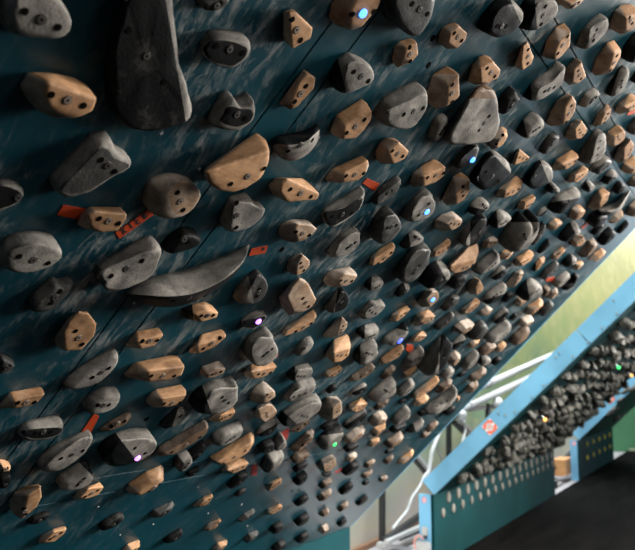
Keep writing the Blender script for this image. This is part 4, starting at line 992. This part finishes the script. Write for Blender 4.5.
bar('lower_brace', Pc(112, 497), Pc(330, 398), .33, 3.6, WHITE, ext=(0, .2))
bar('brace_underside', Pc(200, 478), Pc(330, 425), .345, 2, BLACK, ext=(0, .2))
bar('floor_beam', Pc(90, 518), Pc(330, 552), .3, 4, GREYW, ext=(0, .3))
bm = bmesh.new(); cpt = on_y(381.2, 545.5, .37); add_box(bm, cpt-Vector((.022, .02, .018)), cpt+Vector((.022, .02, .018)), .004); world_part('joint_block', bm, WHITE)
bar('upper_brace', (410, 452), (432, 479.5), .34, 5.5, BLACK, ext=(.4, .1))
bar('upper_brace_edge', (412.5, 450), (434, 476), .31, 4.2, WHITE, ext=(.4, .1), depth=.02)
bar('rear_post', (448.8, 412), (448.8, 452), .42, 5.4, BLACK, ext=(.6, .8))
bar('cross_bar', (462, 410), (490, 406.5), .38, 4.4, PINKW, ext=(.3, .2))
bar('bracket', (488.5, 404), (487.5, 422), .36, 6, BLACK, ext=(0, .2))
bar('diagonal_bar', (460.5, 421), (474, 435), .36, 3.4, PINKW, ext=(.1, .2))
bar('diagonal_dark_bar', (454, 422), (464, 432), .38, 4.5, BLACK, ext=(.1, .2))  # black bar running beside the pinkish diagonal
def strut(a, b, Y, wpx, label):
    A, B = on_y(*a, Y), on_y(*b, Y); d = B-A; A = A-d*.25; B = B+d*.25; r = wpx*.5*proj((A+B)/2)[2]/FPX
    e = empty('support_strut', A); tag(e, label, 'strut', 'white support struts'); dn = (B-A).normalized()
    bm = bmesh.new(); add_tube(bm, [Vector(), B-A], r, 16); obj('tube', bm, WHITE, e)
    bm = bmesh.new(); add_tube(bm, [dn*(B-A).length*.18, dn*(B-A).length*.205], r*1.2, 16); obj('collar', bm, GREYW, e)
strut((486, 384.5), (550, 356), .35, 6.2, 'upper white tube strut behind the brightly lit teal side plate')
strut((466, 407), (528, 378.5), .35, 7.5, 'lower thicker white tube strut below the other one')
def lump(x, y, Y, rx, rz, label, cap):
    p = on_y(x, y, Y); k = proj(p)[2]/FPX; bm = bmesh.new(); bmesh.ops.create_icosphere(bm, subdivisions=3, radius=1)
    for vt in bm.verts:
        d = vt.co.copy(); s = 1+.22*noise.noise(d*1.6+p); vt.co = Vector((d.x*rx*k*s, d.y*.04*s, d.z*rz*k*s))
    for f in bm.faces: f.smooth = True
    e = empty('cable_bundle', p); tag(e, label, 'cable bundle'); obj('wrapping', bm, WHITE, e)
    bm = bmesh.new(); add_tube(bm, [Vector((0, 0, 0)), Vector(cap)], .012, 10); obj('cable_end', bm, GREYW, e)
lump(460.5, 416.5, .33, 7, 7.5, 'white wrapped bundle where the black bars meet, behind the near board edge', (.02, 0, .06))
lump(498, 403.5, .33, 10, 6, 'larger white wrapped bundle tucked behind the brightly lit teal side plate', (-.05, 0, .02))
def cable(pts, Y, wpx, m, label, name='cable'):
    P = smooth_path([on_y(x, y, Y) for x, y in pts]); bm = bmesh.new(); c = P[0]
    add_tube(bm, [q-c for q in P], wpx*.5*proj(P[len(P)//2])[2]/FPX, 10); o = obj(name, bm, m, None, c); tag(o, label, 'cable')
cable([Pc(395, 20), Pc(372, 45), Pc(340, 115), Pc(290, 190), Pc(255, 280), Pc(215, 330), Pc(155, 405)], .27, 3.0, WHITE, 'long white cable hanging behind the gap down to the frame foot')
cable([(440, 431), (436, 441), (432, 452), (429, 470), (424, 480)], .29, 4.2, WHITE, 'thick white cable below the wrapped bundle, left of the thin one')
cable([(431.5, 438), (438, 450), (443, 462), (447, 470)], .3, 2.2, WHITE, 'thin white cable curving right beside the thick one')
cable([(464, 421), (465.5, 430), (463, 440), (461, 450)], .3, 2.6, WHITE, 'white cable loop hanging under the wrapped bundle')
# power adapter and plug on the end of the second kickboard
p = on_plane(421.8, 547, Vector((X2-.02, 0, 0)), Vector((1, 0, 0)))
e = empty('power_adapter', p); tag(e, 'white power adapter with plug and pink lead on the second kickboard end', 'power adapter')
bm = bmesh.new(); add_box(bm, (-.0, -.045, -.05), (.0195, .036, .027), .006); obj('adapter_body', bm, WHITE, e)
q = on_plane(424.5, 532, Vector((X2-.01, 0, 0)), Vector((1, 0, 0)))-p
bm = bmesh.new(); add_box(bm, q+Vector((-.004, -.016, -.018)), q+Vector((.0095, .016, .026)), .004); obj('plug', bm, WHITE, e)
bm = bmesh.new(); add_box(bm, q+Vector((-.002, -.012, -.034)), q+Vector((.0095, .004, -.019)), .002); obj('plug_socket', bm, BLACK, e)
L_ = smooth_path([on_plane(x, y, Vector((X2-.02, 0, 0)), Vector((1, 0, 0)))-p for x, y in (Pc(365, 478), Pc(345, 452), Pc(318, 462), Pc(303, 500), Pc(312, 545))])
bm = bmesh.new(); add_tube(bm, L_, .0042, 8); obj('lead', bm, plain('pink_lead', (.75, .30, .24), .5), e)
# clutter seen through the gap between the second and third boards
bm = bmesh.new(); c0 = on_y(561.5, 475, .16); add_box(bm, c0+Vector((-.10, -.06, 0)), c0+Vector((.22, .06, .15)), .004)
o = obj('cardboard_box', bm, plain('cardboard', (.50, .25, .10), .8)); tag(o, 'brown cardboard box lying behind the gap before the third board', 'box')
e = empty('pale_beam', on_y(566, 479, .12)); tag(e, 'pale metal beam lying below the cardboard box', 'beam')
bm = bmesh.new(); a = on_y(556, 477.5, .1)-e.location; b = on_y(571, 477.5, .1)-e.location; add_bar(bm, a-Vector((.3, 0, 0)), b+Vector((.2, 0, 0)), .03, .022); obj('bar', bm, GREYW, e)
bm = bmesh.new(); add_bar(bm, a-Vector((.02, 0, 0)), a-Vector((.02, 0, .10)), .03, .03); obj('foot', bm, BLACK, e)
A_ = on_y(555, 467, .2); B_ = on_y(570, 453, .2); e = empty('dark_rail', A_); tag(e, 'dark slanted rail above the cardboard box', 'rail')
bm = bmesh.new(); add_bar(bm, (A_-B_)*.4, (B_-A_)*1.3, .03, .035); obj('rail_bar', bm, BLACK, e); bm = bmesh.new(); add_tube(bm, [(B_-A_)*.45, (B_-A_)*.5], .024, 10); obj('clamp', bm, STEEL, e)

# ------------------------------------------------------------------ the setting
def mat_floor():
    m, nt, bs, nd, lk = new_mat('black_matting'); v = mapping(nd, lk)
    n = noise_node(nd, lk, mapping(nd, lk, scale=(.8, 5, 1)), 2.2, 5, .6); r = ramp(nd, [(.35, (.002, .002, .0021)), (.7, (.0075, .007, .0066))]); lk.new(n.outputs[0], r.inputs[0])
    lk.new(r.outputs[0], bs.inputs['Base Color']); bs.inputs['Roughness'].default_value = .85; bs.inputs['Specular IOR Level'].default_value = .03
    n2 = noise_node(nd, lk, v, 180, 3); bump(nd, lk, bs, n2.outputs[0], .4, .002); return m
MAT = mat_floor()
def mat_piece():
    bm = bmesh.new()
    P = [(-7, -6.8), (7.66, -6.8), (7.66, -.0005), (X2+.005, -.0005), (X2+.005, -.40), (-.005, -.40), (-.005, -.0005), (-7, -.0005)]  # notch added out of view so lit pale floor reflects in the board
    t = [bm.verts.new((x, y, 0)) for x, y in P]; b = [bm.verts.new((x, y, -.018)) for x, y in P]
    bm.faces.new(t); bm.faces.new(b[::-1])
    for i in range(8): bm.faces.new((t[i], b[i], b[(i+1) % 8], t[(i+1) % 8]))
    bmesh.ops.recalc_face_normals(bm, faces=bm.faces); return obj('floor_mat', bm, MAT)
def st(o): o['kind'] = 'structure'; return o
st(box('floor', (-8, -7, -.08), (26, .535, -.0185), plain('pale_concrete', (.34, .315, .32), .7, 0, .1, 5), None, 0))
o = mat_piece(); tag(o, 'black foam floor matting spread in front of the boards', 'floor mat')
st(box('trim_1', (-7, .505, -.0185), (12, .533, .012), plain('brown_trim', (.20, .10, .05), .7), None, .002))
def back_wall():
    m, nt, bs, nd, lk = new_mat('streaked_translucent_sheet'); v = mapping(nd, lk)  # colour graded by height, pale through green to yellow, with yellow streaks
    tc = nd.new('ShaderNodeTexCoord'); sx = nd.new('ShaderNodeSeparateXYZ'); lk.new(tc.outputs['Object'], sx.inputs[0])
    n = noise_node(nd, lk, mapping(nd, lk, scale=(1.1, 1, 2.2), rot=(0, .7, 0)), 2.3, 5, .62, .5)
    n2 = noise_node(nd, lk, v, 1.1, 3)
    ad = nd.new('ShaderNodeMath'); ad.operation = 'ADD'; lk.new(sx.outputs['Z'], ad.inputs[0])
    ms = nd.new('ShaderNodeMath'); ms.operation = 'MULTIPLY_ADD'; ms.inputs[1].default_value = 1.1; ms.inputs[2].default_value = -.55
    lk.new(n2.outputs[0], ms.inputs[0]); lk.new(ms.outputs[0], ad.inputs[1])
    r = ramp(nd, [(.0, (.42, .37, .32)), (.10, (.33, .37, .27)), (.20, (.15, .235, .125)), (.36, (.27, .31, .11)), (.52, (.36, .35, .12)), (.75, (.27, .25, .10))])
    mr = nd.new('ShaderNodeMapRange'); mr.inputs['From Max'].default_value = 4.; lk.new(ad.outputs[0], mr.inputs[0]); lk.new(mr.outputs[0], r.inputs[0])
    st_ = ramp(nd, [(.46, (0, 0, 0)), (.68, (1, 1, 1))]); lk.new(n.outputs[0], st_.inputs[0])
    ml = nd.new('ShaderNodeMath'); ml.operation = 'MULTIPLY'; ml.inputs[1].default_value = .55; lk.new(st_.outputs[0], ml.inputs[0])
    lk.new(mixc(nd, lk, ml.outputs[0], r.outputs[0], (.50, .43, .19)), bs.inputs['Base Color']); bs.inputs['Roughness'].default_value = .6
    return m
st(box('wall_back', (-8, .535, -.08), (26, .56, 9), back_wall(), None, 0))
GREEN = plain('green_wall', (.045, .15, .07), .7, 0, .2, 3)
st(box('wall_right', (7.66, -7, -.018), (7.75, .534, 1.5), GREEN, None, 0))
st(box('baseboard_right', (7.64, -7, 0), (7.6595, -.02, .035), plain('pale_baseboard', (.30, .33, .22), .7), None, .002))

# ------------------------------------------------------------------ light
def area(name, loc, target, sx, sy, power, c, spread=180):
    d = bpy.data.lights.new(name, 'AREA'); d.shape = 'RECTANGLE'; d.size = sx; d.size_y = sy; d.energy = power; d.color = c; d.spread = radians(spread)
    o = bpy.data.objects.new(name, d); col.objects.link(o); o.location = loc
    o.rotation_euler = (Vector(target)-Vector(loc)).to_track_quat('-Z', 'Y').to_euler(); return o
area('skylight', (6, -.75, 4.7), (6, .1, 0), 21, 1.6, 1650, (.88, .95, 1.))
area('window_light', (3.3, -4.2, 2.7), (.1, -.5, 1.0), 3.2, 2.2, 240, (1., .95, .88), 72)
area('fill_light', (-1.3, -3.4, 2.15), (.0, -.9, 1.4), 2.4, 1.6, 27, (1., .95, .88), 84)
area('added_sheen_light', (7.2, -2.6, 1.0), (0, -.3, .4), 1.6, 1.8, 40, (.80, .88, 1.))  # unseen lamp added for a bluish sheen low on the board
w = bpy.data.worlds.new('world'); bpy.context.scene.world = w; w.use_nodes = True
nt = w.node_tree; bg = nt.nodes['Background']; bg.inputs["Strength"].default_value = .14
tcw = nt.nodes.new('ShaderNodeTexCoord'); rw = nt.nodes.new('ShaderNodeValToRGB'); sw = nt.nodes.new('ShaderNodeSeparateXYZ')
nt.links.new(tcw.outputs['Generated'], sw.inputs[0]); nt.links.new(sw.outputs['Z'], rw.inputs[0]); nt.links.new(rw.outputs[0], bg.inputs[0])
rw.color_ramp.elements[0].color = (.62, .72, .85, 1); rw.color_ramp.elements[1].color = (.9, .93, 1, 1)

# ------------------------------------------------------------------ camera
cd = bpy.data.cameras.new('camera'); cam = bpy.data.objects.new('camera', cd); col.objects.link(cam)
cd.sensor_width = 36; cd.lens = FPX/635*36; cd.clip_start = .02
cam.matrix_world = Matrix(((RT.x, -DN.x, -FW.x, CAM.x), (RT.y, -DN.y, -FW.y, CAM.y), (RT.z, -DN.z, -FW.z, CAM.z), (0, 0, 0, 1)))
cd.dof.use_dof = True; cd.dof.focus_distance = 1.15; cd.dof.aperture_fstop = 7.6
sc = bpy.context.scene; sc.camera = cam
sc.view_settings.view_transform = 'Standard'; sc.view_settings.look = 'None'; sc.view_settings.exposure = 0
